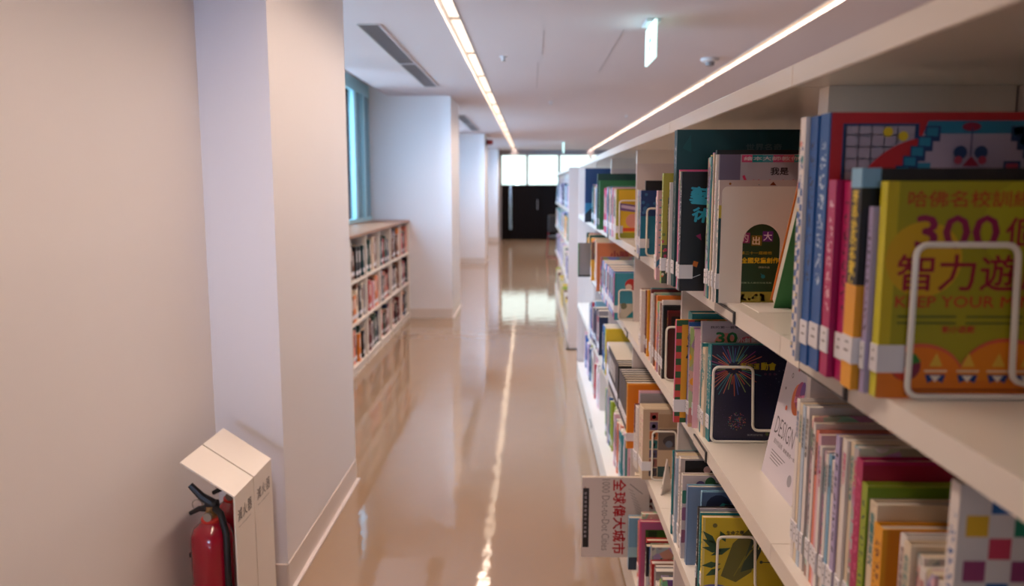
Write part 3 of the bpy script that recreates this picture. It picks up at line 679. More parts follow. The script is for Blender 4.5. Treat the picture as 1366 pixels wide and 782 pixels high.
row('A', 1.95, [(.014, .205, .16, 'white', 'art'), (.02, .21, .17, 'light blue'), (.016, .2, .16, 'cream')], 'behind the blue-ruled pink book', .31)
wire_bookend(.372, 2.578, LV['A'], .07, .155, 'white wire bookend holding the dark blue book on the top shelf')
hb = hero('A', .353, 2.585, .018, .212, .17, 'blue', 'dark blue and teal patterned book in a wire bookend on the top shelf', style='plain', ink='white', call=2)
P = Print('near', W=.17, H_=.212); P.rect(0, .17, .13, .212, rgb(24,52,110)); P.rect(0, .17, 0, .13, rgb(16,110,140))
for k in range(18): P.disc(.005+rng.random()*.1, .135+rng.random()*.07, .004+.004*rng.random(), rgb(*rng.choice([(60,110,160), (20,80,130), (90,150,180)])), 9, layer=(k % 5 == 0))
P.build(hb)
hero('A', .37, 2.606, .016, .244, .19, 'black', 'plain black book rising above the dark blue patterned book', style='plain', ink='grey')
row('A', 2.625, [(.018, .215, .17, 'pale pink', 'art', 'purple'), (.016, .213, .17, 'light blue', 'title'), (.016, .215, .17, 'cream', 'title', 'red'), (.018, .214, .17, 'lilac', 'art'), (.017, .214, .17, 'pale blue'), (.018, .216, .17, 'cream', 'plain', 'pink'), (.02, .214, .17, 'white', 'title')], 'behind the dark blue patterned book', .362)
wire_bookend(.372, 3.384, LV['A'], .085, .165, 'white wire bookend holding the bright yellow book on the top shelf')
hb = hero('A', .36, 3.392, .02, .215, .19, 'yellow', 'bright yellow children book with pink and orange picture in wire bookend', style='plain', ink='red', call=2)
P = Print('near', W=.19, H_=.215); P.rect(.0, .19, 0, .215, rgb(150,150,20)); P.rect(.008, .15, .03, .21, rgb(226,180,16)); P.poly([(.01, .125), (.09, .115), (.19, .12), (.19, .15), (.09, .145), (.01, .155)], rgb(120,80,140)); P.poly([(.02, .135), (.09, .123), (.16, .13), (.16, .143), (.09, .137), (.02, .148)], rgb(216,190,210)); P.disc(.07, .08, .03, rgb(226,150,130), 14); P.rect(.02, .13, .035, .05, rgb(216,70,20)); P.disc(.11, .09, .018, rgb(230,220,190), 12, layer=False); P.build(hb)
pastel = ['pale pink','cream','light blue','lilac','white','teal','pale blue','pink','purple','salmon']
fill('A', 3.414, 4.0, 'behind the bright yellow children book', pastel, (.19, .225), (.022, .036), .365, jitter=.004)
hb = hero('A', .345, 4.20, .03, .29, .222, 'dark green', 'large dark green book towering over pale books far along the top shelf', style='plain', ink='grey')
hero('A', .352, 4.155, .03, .255, .20, 'green', 'mid green book in front of the large dark green book', style='plain', ink='white')
hb = hero('A', .335, 5.02, .03, .335, .26, 'blue', 'tall blue book with night-sky cover at the far end of the top shelf', style='art', ink='white')
P = Print('near', W=.26, H_=.335); P.rect(0, .26, 0, .335, rgb(20,60,110)); P.rect(0, .26, .02, .12, rgb(40,130,170)); P.poly([(0, 0), (.08, 0), (.07, .06), (.04, .09), (0, .05)], rgb(20,30,40)); P.build(hb)

# ---------- shelf B
def bw(n): return n
NB = 'behind the orange book in the near corner'
hb = hero('B', .402, .722, .016, .288, .24, 'white', 'white hardcover with multicoloured checkerboard squares, nearest on second shelf', style='plain', ink='blue', call=False)
P = Print('near', W=.24, H_=.288); cs = [(30,100,170), (20,130,100), (226,180,40), (206,60,90), (30,110,170), (150,60,110)]
for i in range(10):
    for j in range(12):
        if (i+j) % 2 == 0: P.rect(.008+i*.0225, .029+i*.0225, .012+j*.0225, .033+j*.0225, rgb(*cs[rng.randrange(6)]), False)
P.poly([(0, .1), (.24, .2), (.24, .214), (0, .112)], rgb(190,190,214)); P.build(hb)
hero('B', .42, .655, .03, .165, .2, 'cream', 'short cream book blurred in the nearest corner of the second shelf', style='plain', ink='brown', hard=False)
row('B', .745, [(.014, .175, .16, 'white', 'title', 'pink'), (.014, .178, .16, 'pale pink', 'art'), (.013, .175, .16, 'white', 'title', 'red'), (.014, .182, .16, 'white', 'art', 'salmon'), (.015, .188, .16, 'cream', 'title', 'teal'), (.014, .19, .16, 'white', 'title', 'dark red')], 'behind the checkerboard hardcover', .405)
hb = hero('B', .400, .868, .022, .178, .19, 'amber', 'amber hardcover with small cartoon figures on its cover, second shelf', style='plain', ink='dark red', call=2)
P = Print('near', W=.19, H_=.178); P.rect(.006, .19, 0, .178, rgb(224,140,10)); P.disc(.06, .14, .012, rgb(150,160,180), 12); P.disc(.07, .12, .014, rgb(40,50,120), 12); P.disc(.065, .1, .012, rgb(60,20,40), 10); P.rect(.055, .058, .05, .1, rgb(40,20,20)); P.disc(.1, .165, .03, rgb(50,120,60), 14, ry=.006); P.build(hb)
row('B', .892, [(.02, .197, .18, 'cream', 'title', 'teal')], 'behind the amber cartoon hardcover', .402)
hb = hero('B', .400, .9135, .015, .212, .19, 'lime', 'lime green book with small dark title behind the cream one', style='plain', ink='dark green')
P = Print('near', W=.19, H_=.212); P.rect(0, .19, 0, .21, rgb(106,140,20)); P.text('超級想像畫冊', .05, .182, .011, rgb(36,60,20), .04, width=.11); P.build(hb)
hb = hero('B', .400, .930, .018, .236, .19, 'magenta', 'deep crimson book with glossy spotted cover top on the second shelf', style='plain', ink='pink')
P = Print('near', W=.19, H_=.236); P.rect(0, .19, .0, .232, rgb(160,16,56)); P.build(hb)
row('B', .9495, [(.013, .246, .2, 'white', 'art', 'pink'), (.012, .247, .2, 'cream', 'title', 'teal'), (.012, .246, .2, 'white', 'title', 'pink'), (.012, .243, .2, 'cream', 'title', 'purple')], 'behind the deep crimson book', .400)
hero('B', .400, 1.0035, .012, .243, .2, 'lilac', 'lilac purple book standing out among white paperbacks, second shelf', style='plain', ink='navy', hard=False)
row('B', 1.017, [(.009, .205, .15, 'white', 'title', 'black'), (.009, .21, .15, 'light blue', 'title', 'navy'), (.009, .206, .15, 'white', 'title', 'navy'), (.009, .207, .15, 'pale pink', 'art', 'teal'), (.009, .211, .15, 'white', 'title', 'magenta'), (.010, .224, .18, 'pale pink', 'title', 'purple'), (.010, .226, .18, 'salmon', 'title', 'black'), (.009, .234, .18, 'white', 'title', 'black'), (.009, .24, .2, 'cream', 'art', 'navy')], 'behind the lilac purple book', .400, jitter=.002)
row('B', 1.119, [(.012, .249, .2, 'white', 'title', 'black'), (.011, .247, .2, 'pale blue', 'title', 'navy'), (.010, .247, .2, 'cream', 'title', 'teal'), (.012, .25, .2, 'white', 'title', 'blue')], 'this side of the leaning design book', .400, jitter=.002)
# design book, leaning back with the cover to the aisle
e = empty('book', (.462, 1.449, LV['B']), 'white design book with an orange balloon shape, cover turned to the aisle', 'book', GRP['B'])
dw, dh, dt = .186, .248, .014
MB().box(0, .001, -dw/2, dw/2, 0, dh, flat('white')).box(dt-.001, dt, -dw/2, dw/2, 0, dh, flat('white')).box(.001, dt-.001, dw/2-.001, dw/2, 0, dh, flat('white')).build('cover', e)
MB().box(.0012, dt-.0012, -dw/2+.001, dw/2-.0012, .001, dh-.001, pages2_m).build('pages', e)
P = Print('aisle', x=0, y=dw/2, W=dw, H_=dh); gk = rgb(70,60,70)
P.rect(0, dw, 0, dh, rgb(206,198,208)); P.text('DESIGN', .020, .088, .034, gk, -.008, width=.108); P.text('設計的品格', .03, .07, .010, gk, .0, width=.05); P.text('創新靈感一本通', .088, .07, .008, gk, 0, width=.075)
for k in range(4): P.rect(.03, .11-.01*k, .055-.006*k, .0565-.006*k, gk, k == 0)
P.disc(.15, .035, .011, rgb(150,146,156), 18)
P.disc(.098, .175, .028, rgb(226,110,40), 22, ry=.03); P.disc(.106, .185, .022, rgb(170,40,110), 20, ry=.026); P.disc(.115, .195, .011, rgb(110,50,150), 14, ry=.018); P.poly([(.085, .166), (.125, .180), (.128, .192), (.085, .178)], rgb(226,120,170)); P.text('PRO', .092, .171, .010, rgb(150,30,90), .03, rot=.3)
P.poly([(.13, .215), (.155, .232), (.15, .205)], rgb(96,60,150)); P.disc(.15, .198, .012, rgb(226,110,90), 14); P.disc(.05, .21, .005, gk, 12); P.disc(.05, .21, .0035, rgb(206,198,208), 12); P.disc(.075, .228, .0045, rgb(200,50,60), 10); P.disc(.03, .18, .003, gk, 8, layer=False); P.disc(.055, .147, .005, rgb(220,100,50), 10, layer=False)
P.build(e); e.rotation_euler = (0, math.radians(10.5), 0)
e2 = book(.478, 1.367, LV['B'], .165, .24, .012, 'white', 'plain', 'grey', 'plain white booklet hidden behind the leaning design book', GRP['B'], call=False); 
for ch in list(e2.children): bpy.data.objects.remove(ch)
MB().box(0, .012, 0, .165, 0, .225, pages2_m).build('pages', e2); e2.rotation_euler = (0, math.radians(10.5), 0)
# stack supporting it from behind
row('B', 1.36, [(.03, .16, .11, 'grey', 'plain'), (.03, .16, .11, 'brown', 'plain'), (.03, .16, .11, 'black', 'plain'), (.03, .15, .11, 'grey', 'plain')], 'in shadow behind the leaning design book', .555)
# navy firework group
wire_bookend(.400, 1.712, LV['B'], .086, .172, 'white wire bookend in front of the navy firework book', tail=.03, notch=.42)
hb = hero('B', .395, 1.719, .017, .219, .195, 'teal', 'navy hardcover with coloured fireworks and teal spine on the second shelf', style='title', ink='white', call=True, near_mat=mat('navy board', S(24,26,58), .3))
P = Print('near', W=.193, H_=.217); P.k = 1
fc = [(190,90,60), (60,130,140), (150,60,120), (200,110,90), (70,90,160), (130,150,90)]
for k in range(46):
    a = 2*PI*k/46; r0 = .012+.008*rng.random(); r1 = .035+.035*rng.random(); P.line(.05+r0*math.cos(a), .168+r0*math.sin(a), .05+r1*math.cos(a), .168+r1*math.sin(a), .0018, rgb(*rng.choice(fc)))
for k in range(110):
    a = rng.random()*2*PI; rr = .020*math.sqrt(rng.random()); P.disc(.062+rr*math.cos(a), .047+rr*math.sin(a), .0010, rgb(*rng.choice(fc)), 5, layer=False)
for k in range(30): P.disc(rng.random()*.04, rng.random()*.09, .0007, rgb(90,60,120), 5, layer=False); P.disc(.12+rng.random()*.07, .1+rng.random()*.1, .0007, rgb(120,70,110), 5, layer=False)
P.disc(.05, .168, .004, rgb(190,110,60), 10)
P.text('藝術運', .066, .165, .014, rgb(176,156,30), .03, width=.040); P.text('動會', .110, .164, .017, rgb(190,170,30), .05, width=.032)
for k in range(3): P.disc(.120+k*.010, .155, .003, rgb(90,50,80), 10, layer=(k == 0))
for k in range(9): P.disc(.157+.014*math.cos(k*.7), .150+.014*math.sin(k*.7), .0016, rgb(90,90,110), 6, layer=False)
P.text('世界好好玩', .085, .014, .005, rgb(150,150,160), .0, width=.035); P.disc(.129, .019, .004, rgb(70,90,50), 8); P.build(hb)
hero('B', .395, 1.738, .012, .217, .17, 'teal', 'teal and white spined book just behind the navy firework book', style='title', ink='white')
row('B', 1.7515, [(.017, .204, .17, 'cream', 'title', 'teal'), (.016, .202, .17, 'cream', 'title', 'teal'), (.010, .21, .17, 'teal', 'title', 'white'), (.008, .208, .17, 'pale pink', 'title', 'pink')], 'behind the navy firework book after the teal spine', .392, jitter=.003)
hb = hero('B', .392, 1.809, .010, .256, .19, 'white', 'white book showing a green number 30 on pink discs', style='plain', ink='pink', hard=False)
P = Print('near', W=.19, H_=.256); P.rect(.002, .19, 0, .256, rgb(190,176,186)); P.disc(.055, .205, .025, rgb(216,140,120), 22); P.disc(.105, .2, .022, rgb(214,110,130), 22); P.text('30', .034, .205, .026, rgb(40,120,60), .05, width=.048); P.text('我的第一套學習百科', .02, .240, .006, rgb(60,50,60), .02, width=.10); P.text('小創意', .085, .205, .014, rgb(230,220,226), .04, width=.04); P.build(hb)
row('B', 1.8205, [(.008, .235, .2, 'pale pink', 'title', 'black', -.012), (.010, .238, .2, 'amber', 'art', 'navy', -.02), (.010, .238, .2, 'lilac', 'title', 'navy', -.02), (.008, .247, .2, 'blue', 'title', 'white', -.02)], 'behind the white book numbered 30', .392)
hb = hero('B', .345, 1.865, .012, .250, .23, 'amber', 'amber book with green and red checkered border on the second shelf', style='plain', ink='red', call=2)
P = Print('near', W=.23, H_=.25); gg, rr_ = rgb(36,84,40), rgb(206,70,60)
for k in range(16): P.rect(.0, .013, k*.0157, (k+1)*.0157, gg if k % 2 else rr_, k == 0)
for k in range(15): P.rect(.013+k*.0145, .013+(k+1)*.0145, .2385, .25, rr_ if k % 2 else gg, False); P.rect(.013+k*.0145, .013+(k+1)*.0145, 0, .0115, rr_ if k % 2 else gg, False)
P.text('創', .028, .155, .045, rgb(20,20,30), .12, width=.045); P.text('創', .030, .157, .041, rgb(226,216,220), .02, width=.041); P.text('想', .028, .08, .022, rgb(40,30,40), .06); P.disc(.038, .208, .012, rgb(90,40,120), 12); P.disc(.035, .125, .008, rgb(80,120,40), 10)
P.build(hb)
MB().box(-.0006, 0, 0, .012, 0, .25, flat('pink')).build('spine_print', hb)
hero('B', .385, 1.885, .045, .262, .20, 'teal', 'teal box-like volume rising behind the amber checkered-border book', style='plain', ink='dark teal', call=False)
wire_bookend(.392, 2.274, LV['B'], .05, .16, 'white wire bookend in front of the dark red cover, second shelf')
hb = hero('B', .397, 2.283, .016, .205, .17, 'dark red', 'dark red book with golden title in a wire bookend, second shelf', style='plain', ink='yellow')
P = Print('near', W=.17, H_=.205); P.rect(0, .17, 0, .2, rgb(84,22,22)); P.rect(.01, .15, .155, .19, rgb(30,16,18)); P.text('西遊故事', .02, .163, .012, rgb(190,130,40), .04, width=.06)
for k in range(14): P.rect(.01+rng.random()*.1, .03+rng.random()*.1, .01+k*.01, .017+k*.01, rgb(*rng.choice([(150,40,30), (40,50,90), (120,30,30), (60,20,24)])), k == 0)
P.build(hb)
fill('B', 2.302, 2.60, 'behind the dark red golden-title book', ['cream', 'salmon', 'white', 'orange', 'dark green', 'brown', 'pale pink', 'black', 'cream'], (.215, .236), (.014, .026), .390, jitter=.006)
hero('B', .386, 2.612, .017, .222, .18, 'amber', 'bright amber spine among cream books midway along the second shelf', style='plain', ink='red')
row('B', 2.633, [(.022, .205, .18, 'black', 'art', 'salmon'), (.02, .215, .18, 'dark red', 'title'), (.04, .213, .17, 'white', 'plain', 'grey', -.016), (.03, .212, .17, 'brown', 'title', 'white', -.01)], 'behind the bright amber spine', .390)
wire_bookend(.37, 3.33, LV['B'], .06, .13, 'white wire bookend in front of the blue cartoon book')
hb = hero('B', .352, 3.34, .02, .198, .185, 'teal', 'light blue book with red and green cartoon scene, second shelf', style='plain', ink='pink', call=2)
P = Print('near', W=.185, H_=.198); P.rect(.006, .185, 0, .198, rgb(56,140,160)); P.disc(.07, .15, .026, rgb(190,50,40), 14); P.disc(.06, .14, .014, rgb(226,200,180), 12); P.disc(.10, .13, .018, rgb(110,140,50), 12); P.rect(.02, .12, .0, .07, rgb(200,190,170)); P.poly([(.05, .01), (.13, .01), (.12, .05), (.08, .04)], rgb(40,130,140)); P.disc(.04, .06, .014, rgb(110,110,80), 10); P.build(hb)
MB().box(-.0006, 0, 0, .02, 0, .198, flat('pink')).build('spine_print', hb)
fill('B', 3.362, 3.98, 'behind the light blue cartoon book', ['lilac', 'pale pink', 'blue', 'light blue', 'white', 'purple'], (.196, .2), (.026, .036), .356, hs=.197, jitter=.002)
hb = hero('B', .352, 4.26, .03, .26, .22, 'salmon', 'orange-brown book with dark pink lettering far along the second shelf', style='plain', ink='red')
P = Print('near', W=.22, H_=.26); P.rect(.0, .22, 0, .26, rgb(206,116,64)); P.text('小時', .07, .17, .05, rgb(160,40,40), .04, width=.1); P.disc(.18, .16, .025, rgb(60,80,140), 14); P.build(hb)
hb = hero('B', .36, 4.10, .022, .20, .19, 'brown', 'brown picture book with pale border far along the second shelf', style='art', ink='cream')
hb = hero('B', .36, 4.75, .03, .23, .12, 'amber', 'amber and brown spine near the far end of the second shelf', style='band', ink='brown')

# ---------- shelf C
wire_bookend(.43, 1.742, LV['C'], .085, .15, 'white wire bookend in front of the yellow jungle book', tail=.02)
hb = hero('C', .397, 1.752, .012, .192, .195, 'yellow', 'yellow jungle picture book in a wire bookend on the third shelf', style='plain', ink='dark green', hard=False)
P = Print('near', W=.194, H_=.192); yg = rgb(196,172,30); dg = rgb(40,60,40)
P.rect(.0, .194, 0, .19, yg); P.rect(0, .006, 0, .19, rgb(206,190,110))
P.poly([(.045, .05), (.07, .13), (.12, .18), (.165, .175), (.13, .12), (.115, .06), (.08, .035)], rgb(96,92,30))
P.poly([(.09, .06), (.115, .15), (.15, .17), (.135, .11), (.12, .07)], dg)
for k in range(6): P.line(.075+.012*k, .05+.02*k, .10+.012*k, .10+.014*k, .002, rgb(130,120,30), k == 0)
for (a, b2, an, l) in ((0, .16, -.8, .05), (0, .14, -.5, .045), (.0, .12, -.2, .05), (.02, .1, .4, .05), (.0, .075, .1, .045), (.01, .05, .5, .04), (.04, .16, -1.1, .03)):
    ca, sa = math.cos(an), math.sin(an); P.poly([(a, b2), (a+l*.5*ca-.008*sa, b2+l*.5*sa+.008*ca), (a+l*ca, b2+l*sa), (a+l*.5*ca+.008*sa, b2+l*.5*sa-.008*ca)], rgb(30,70,40), False)
P.disc(.03, .0, .05, rgb(86,92,160), 22, ry=.03); P.disc(.028, .173, .0055, rgb(110,100,40), 12); P.text('生命之樹', .055, .150, .010, rgb(50,50,40), .04, width=.04, rot=.05)
for k in range(7): P.line(.115+.007*k, .12-.002*k, .118+.007*k, .128, .002, rgb(220,200,90), k == 0)
P.line(.135, .085, .165, .085, .002, dg); P.disc(.137, .085, .004, dg, 8); P.build(hb)
P_ = None
hero('C', .394, 1.767, .009, .197, .19, 'teal', 'thin teal edge between the jungle book and the white catalogue', style='plain', hard=False, call=False)
hb = hero('C', .392, 1.779, .012, .203, .185, 'black', 'pale grey catalogue with black spine behind the yellow jungle book', style='title', ink='white', near_mat=rgb(186,180,190))
hb = hero('C', .410, 1.83, .012, .222, .19, 'light blue', 'muted blue picture book with a teal bird and dark title', style='plain', ink='navy', call=False)
P = Print('near', W=.19, H_=.222); P.rect(0, .19, 0, .222, rgb(84,110,150)); P.disc(.04, .185, .03, rgb(40,50,80), 14); P.poly([(.02, .165), (.05, .195), (.09, .185), (.07, .165)], rgb(40,130,140)); P.rect(.055, .1, .178, .19, rgb(40,30,44)); P.build(hb)
hb = hero('C', .392, 1.905, .02, .205, .19, 'light blue', 'plain powder-blue book with cream top edge on the third shelf', style='plain', ink='navy', call=False, near_mat=rgb(126,150,186), spine_mat=rgb(110,134,172))
hb = hero('C', .385, 1.94, .02, .222, .19, 'white', 'white book with lilac and green leaf shapes on the third shelf', style='plain', ink='green', call=True)
P = Print('near', W=.19, H_=.222); P.rect(.0, .19, 0, .222, rgb(206,194,196))
for k, (a, b2, c1) in enumerate(((.045, .19, (96,80,130)), (.085, .185, (50,100,70)), (.07, .2, (60,110,70)), (.006, .12, (150,100,140)), (.005, .165, (60,130,110)), (.004, .06, (150,90,120)))): P.disc(a, b2, .014, rgb(*c1), 14, ry=.018, layer=(k == 0))
P.build(hb)
hb = hero('C', .39, 2.0, .022, .245, .19, 'white', 'white and black book with a dark shield badge on its cover', style='plain', ink='black')
P = Print('near', W=.19, H_=.245); P.rect(0, .19, 0, .245, rgb(196,184,182)); P.rect(.012, .19, .195, .24, rgb(20,18,22)); P.poly([(.04, .185), (.065, .185), (.065, .165), (.052, .152), (.04, .165)], rgb(70,70,90)); P.poly([(.08, .165), (.12, .16), (.125, .18), (.1, .186)], rgb(50,46,56)); P.disc(.07, .215, .01, rgb(226,190,190), 10); P.build(hb)
row('C', 2.03, [(.014, .235, .19, 'pale blue', 'plain', 'blue'), (.016, .24, .19, 'cream', 'title'), (.02, .238, .19, 'grey', 'title', 'dark red'), (.01, .236, .19, 'teal')], 'behind the shield badge book', .388)
# small card leaning, triangular easel
e = empty('card_stand', (.40, 2.36, LV['C']), 'small folded white card with dark picture standing on the third shelf', 'card')
MB().prism([(0, 0, 0), (.04, .05, 0), (.02, .02, .11)], (.004, -.002, 0), plate_m).build('front_card', e); MB().prism([(.004, 0, .02), (.03, .035, .02), (.02, .02, .07)], (-.0006, 0, 0), flat('black')).build('picture', e)
wire_bookend(.392, 2.482, LV['C'], .075, .165, 'white wire bookend in front of the portrait photograph book')
hb = hero('C', .362, 2.492, .02, .236, .21, 'cream', 'cream book with a grid of portrait photographs on its cover', style='plain', ink='pink', call=2)
P = Print('near', W=.21, H_=.236); P.rect(.0, .21, 0, .236, rgb(196,170,142))
pc = [(60,50,60), (150,90,80), (90,80,110), (40,110,110), (190,110,60), (110,90,120), (160,70,60)]
for k in range(7): P.rect(.022, .048, .012+k*.031, .039+k*.031, rgb(*pc[k]), k == 0); P.disc(.035, .024+k*.031, .007, rgb(190,150,130), 10, layer=False)
P.rect(.05, .21, .10, .17, rgb(120,104,96)); P.disc(.10, .13, .035, rgb(70,62,66), 16, ry=.02); P.disc(.13, .12, .016, rgb(150,110,80), 12); P.disc(.085, .12, .012, rgb(100,110,130), 10); P.rect(.05, .09, .01, .045, rgb(30,66,66)); P.rect(.05, .21, .175, .22, rgb(170,140,110)); P.build(hb)
row('C', 2.514, [(.02, .232, .2, 'cream', 'plain', 'pink', 0), (.02, .231, .2, 'cream', 'title', 'dark red', 0), (.02, .232, .2, 'cream', 'plain', 'pink', 0), (.018, .215, .2, 'white', 'title', 'dark red', -.006), (.02, .215, .2, 'white', 'title', 'dark red', -.008), (.018, .215, .2, 'white', 'band', 'dark red', -.01), (.018, .245, .2, 'grey', 'title', 'teal', .01), (.02, .25, .2, 'pale pink', 'title', 'teal', .01)], 'behind the portrait photograph book', .362)
hb = hero('C', .348, 2.80, .02, .238, .19, 'amber', 'plain amber orange book standing proud on the third shelf', style='plain', ink='dark red', call=2, near_mat=rgb(222,128,12))
row('C', 2.83, [(.016, .21, .18, 'white', 'title', 'red'), (.018, .215, .18, 'cream', 'title', 'dark red'), (.016, .2, .18, 'pink')], 'behind the plain amber orange book', .375)
wire_bookend(.372, 2.975, LV['C'], .05, .15, 'white wire bookend before the row of dark matching volumes')
y = 2.985; n = 0
row('C', 2.985, [(.036, .188, .17, 'black' if k % 3 else 'navy', 'bare', 'lilac', .0) for k in range(19)], 'volume of the dark matching set', .372)
row('C', 3.78, [(.028, .178, .17, c, 'title', None, 0) for c in ('grey', 'cream', 'white', 'lilac')], 'behind the dark matching set', .378)
hero('C', .376, 3.93, .028, .235, .18, 'yellow', 'bright yellow spine with pale edge far along the third shelf', style='plain', ink='red')
row('C', 3.962, [(.028, .232, .18, c, 'title', None) for c in ('teal', 'dark red', 'light blue', 'blue', 'pale blue')], 'behind the bright yellow spine', .376)

# ---------- shelf D
hb = hero('D', .200, 2.962, .014, .326, .262, 'white', 'large white dot-to-dot city book jutting out from the bottom shelf', style='plain', ink='red', hard=False, call=False)
P = Print('near', W=.262, H_=.326); P.rect(.0, .262, 0, .326, rgb(206,194,190)); P.rect(.004, .028, .04, .282, rgb(24,20,24))
for k in range(11): P.text('這是連連看城市大挑戰書'[k], .009, .256-k*.0175, .010, rgb(170,160,170), .02, layer=(k == 0), width=.010)
P.text('1000 Dot-to-Dot Cities', .078, .318, .030, rgb(140,130,128), -.004, width=.290, rot=-PI/2)
for k, ch in enumerate('全球偉大城市'): P.text(ch, .122, .318-k*.0515, .048, rgb(176,24,36), .03, width=.047, rot=-PI/2, layer=(k == 0))
for k in range(9): P.line(.18+.004*k, .28-.012*k, .200+.006*k, .270-.014*k, .0015, rgb(140,130,126), k == 0)
P.line(.185, .30, .235, .26, .003, rgb(130,124,120)); P.disc(.012, .285, .003, rgb(170,120,110), 8); P.build(hb)
hb = hero('D', .372, 2.86, .03, .205, .17, 'light blue', 'light blue picture book beside the large dot-to-dot book', style='plain', ink='navy', hard=True, call=False)
P = Print('near', W=.17, H_=.205); P.rect(0, .17, 0, .205, rgb(110,160,190)); P.rect(0, .17, .0, .05, rgb(40,60,80)); P.rect(0, .17, .05, .09, rgb(150,190,200)); P.build(hb)
wire_bookend(.415, 2.66, LV['D'], .09, .165, 'white wire bookend low down on the bottom shelf')
hb = hero('D', .385, 2.67, .02, .275, .20, 'pink', 'pink-bordered green picture book with orange figure, bottom shelf', style='plain', ink='green', call=True)
P = Print('near', W=.20, H_=.275); P.rect(.006, .20, 0, .270, rgb(176,96,136)); P.rect(.02, .2, .06, .245, rgb(50,96,40)); P.rect(.03, .06, .11, .24, rgb(24,60,40)); P.text('森林', .07, .14, .025, rgb(200,210,200), .04, width=.045); P.rect(.03, .2, .0, .1, rgb(150,146,146)); P.disc(.09, .08, .024, rgb(190,60,30), 14); P.disc(.095, .07, .015, rgb(220,160,120), 12); P.poly([(.07, .0), (.12, .0), (.11, .05), (.085, .05)], rgb(196,50,30)); P.disc(.1, .03, .01, rgb(226,170,40), 10); P.build(hb)
row('D', 2.70, [(.022, .29, .19, 'cream', 'art', 'teal'), (.025, .25, .19, 'pale pink', 'title'), (.03, .24, .19, 'white', 'art'), (.028, .22, .18, 'salmon', 'title')], 'behind the pink-bordered green picture book', .40)
fill('D', 2.30, 2.62, 'in the group nearer than the pink-bordered book', ['dark green', 'white', 'cream', 'blue', 'red', 'grey'], (.2, .28), (.022, .034), .40)
row('D', 2.985, [(.03, .27, .19, 'white', 'title', 'dark red', 0), (.03, .26, .19, 'dark red', 'title', 'white', 0), (.03, .265, .19, 'cream', 'title', 'dark red', 0), (.03, .26, .19, 'pink', 'art'), (.035, .28, .19, 'cream', 'plain')], 'behind the large dot-to-dot book', .43)
hb = hero('D', .435, 3.55, .03, .283, .20, 'pale pink', 'pale pink album with teal edge further along the bottom shelf', style='plain', ink='dark red')
P = Print('near', W=.2, H_=.283); P.rect(0, .012, 0, .283, rgb(60,140,140)); P.rect(.02, .2, .02, .2, rgb(176,110,116)); P.text('世界地', .06, .23, .03, rgb(120,60,60), .03, width=.08); P.build(hb)
fill('D', 3.585, 4.1, 'behind the pale pink album', ['pale pink', 'teal', 'cream', 'salmon', 'white', 'lime', 'grey'], (.25, .285), (.03, .04), .44)

# ---------- far books past the countable ones: joined
def far_books(x0, y0, y1, z, hr, name_label, pal, off=(0, 0), mbx=None, tr=(.022, .04), gaps=()):
    mb = mbx or MB(); y = y0
    while y < y1:
        t = rng.uniform(*tr); h = rng.uniform(*hr)
        if any(a < y < b2 for a, b2 in gaps) or any(y < q+.012 and y+t > q-.012 for q in YE+[7.74, 8.79, 9.84, 10.89, 11.94]): y += .025; continue
        x = x0+rng.uniform(-.012, .01); c = rng.choice(pal)
        mb.box(x, x+.17, y, y+t, z+.0003, z+h, flat(c)); mb.box(x+.004, x+.168, y+.002, y+t-.002, z+h, z+h+.0008, pages_m)
        mb.box(x-.001, x, y, y+t, z+.03, z+.065, paper_m)
        if rng.random() < .6: mb.box(x-.001, x, y+t*.3, y+t*.7, z+h*.45, z+h*.85, flat('white' if c not in LIGHT else rng.choice(['navy', 'dark red', 'teal'])))
        y += t+.001
    return mb
mb = FARMB
far_books(.378, 4.40, 4.98, LV['A'], (.2, .24), '', pastel+['dark green', 'teal'], mbx=mb)
far_books(.385, 4.40, 5.50, LV['B'], (.18, .26), '', ['amber', 'brown', 'cream', 'red', 'dark green', 'salmon', 'white'], mbx=mb, gaps=((4.70, 4.80),))
far_books(.385, 4.40, 5.10, LV['C'], (.18, .25), '', ['blue', 'white', 'teal', 'red', 'grey', 'navy', 'light blue', 'yellow'], mbx=mb, gaps=())
far_books(.445, 4.15, 6.40, LV['D'], (.22, .29), '', ['pale pink', 'blue', 'navy', 'lime', 'lilac', 'white', 'red'], mbx=mb, gaps=((4.6, 5.0),))
for z, pal in ((1.373, ['lilac', 'pale pink', 'light blue', 'white', 'navy', 'teal']), (1.035, ['amber', 'teal', 'green', 'lilac', 'pale blue', 'navy']), (.652, ['cream', 'navy', 'lilac', 'pale pink', 'grey', 'black']), (.155, ['yellow', 'cream', 'dark red', 'lime', 'white'])):
    far_books(.38, 7.76, 11.9, z, (.2, .26), '', pal, mbx=mb, gaps=((9.1, 9.3), (10.3, 10.5)))
o = mb.build('packed_books'); tag(o, 'tightly packed far books at the distant end of the tall shelving', 'books', None, 'stuff')

# ------------------------------------------------------------------ low bookcase under the window
XB = -1.478; bw0, pitch, ncol = 5.82, .628, 6
e = empty('low_bookcase', (XB, bw0, 0), 'low white three-tier bookcase with wooden top under the side window', 'bookcase')
wood_m = mat('oak countertop', (.40, .19, .095, 1), .4, noise=.35, nscale=9)
lm = mat('bookcase laminate', (.78, .70, .62, 1), .4)
yend = bw0+pitch*ncol; D_ = .40
MB().box(-D_-.045, .012, 0, yend-bw0-.035, 1.17, 1.195, wood_m).build('countertop', e, bevel=.003)
zs = (.08, .45, .81, 1.17)
for k in range(ncol+1):
    yy = k*pitch; MB().box(-D_, 0, yy-(0 if k == 0 else .0125), yy+(.0125 if k < ncol else -.037+.0), .0, 1.17, lm).build('side_panel' if k in (0, ncol) else 'partition', e) if k < ncol else MB().box(-D_, 0, yy-.062, yy-.037, 0, 1.17, lm).build('side_panel', e)
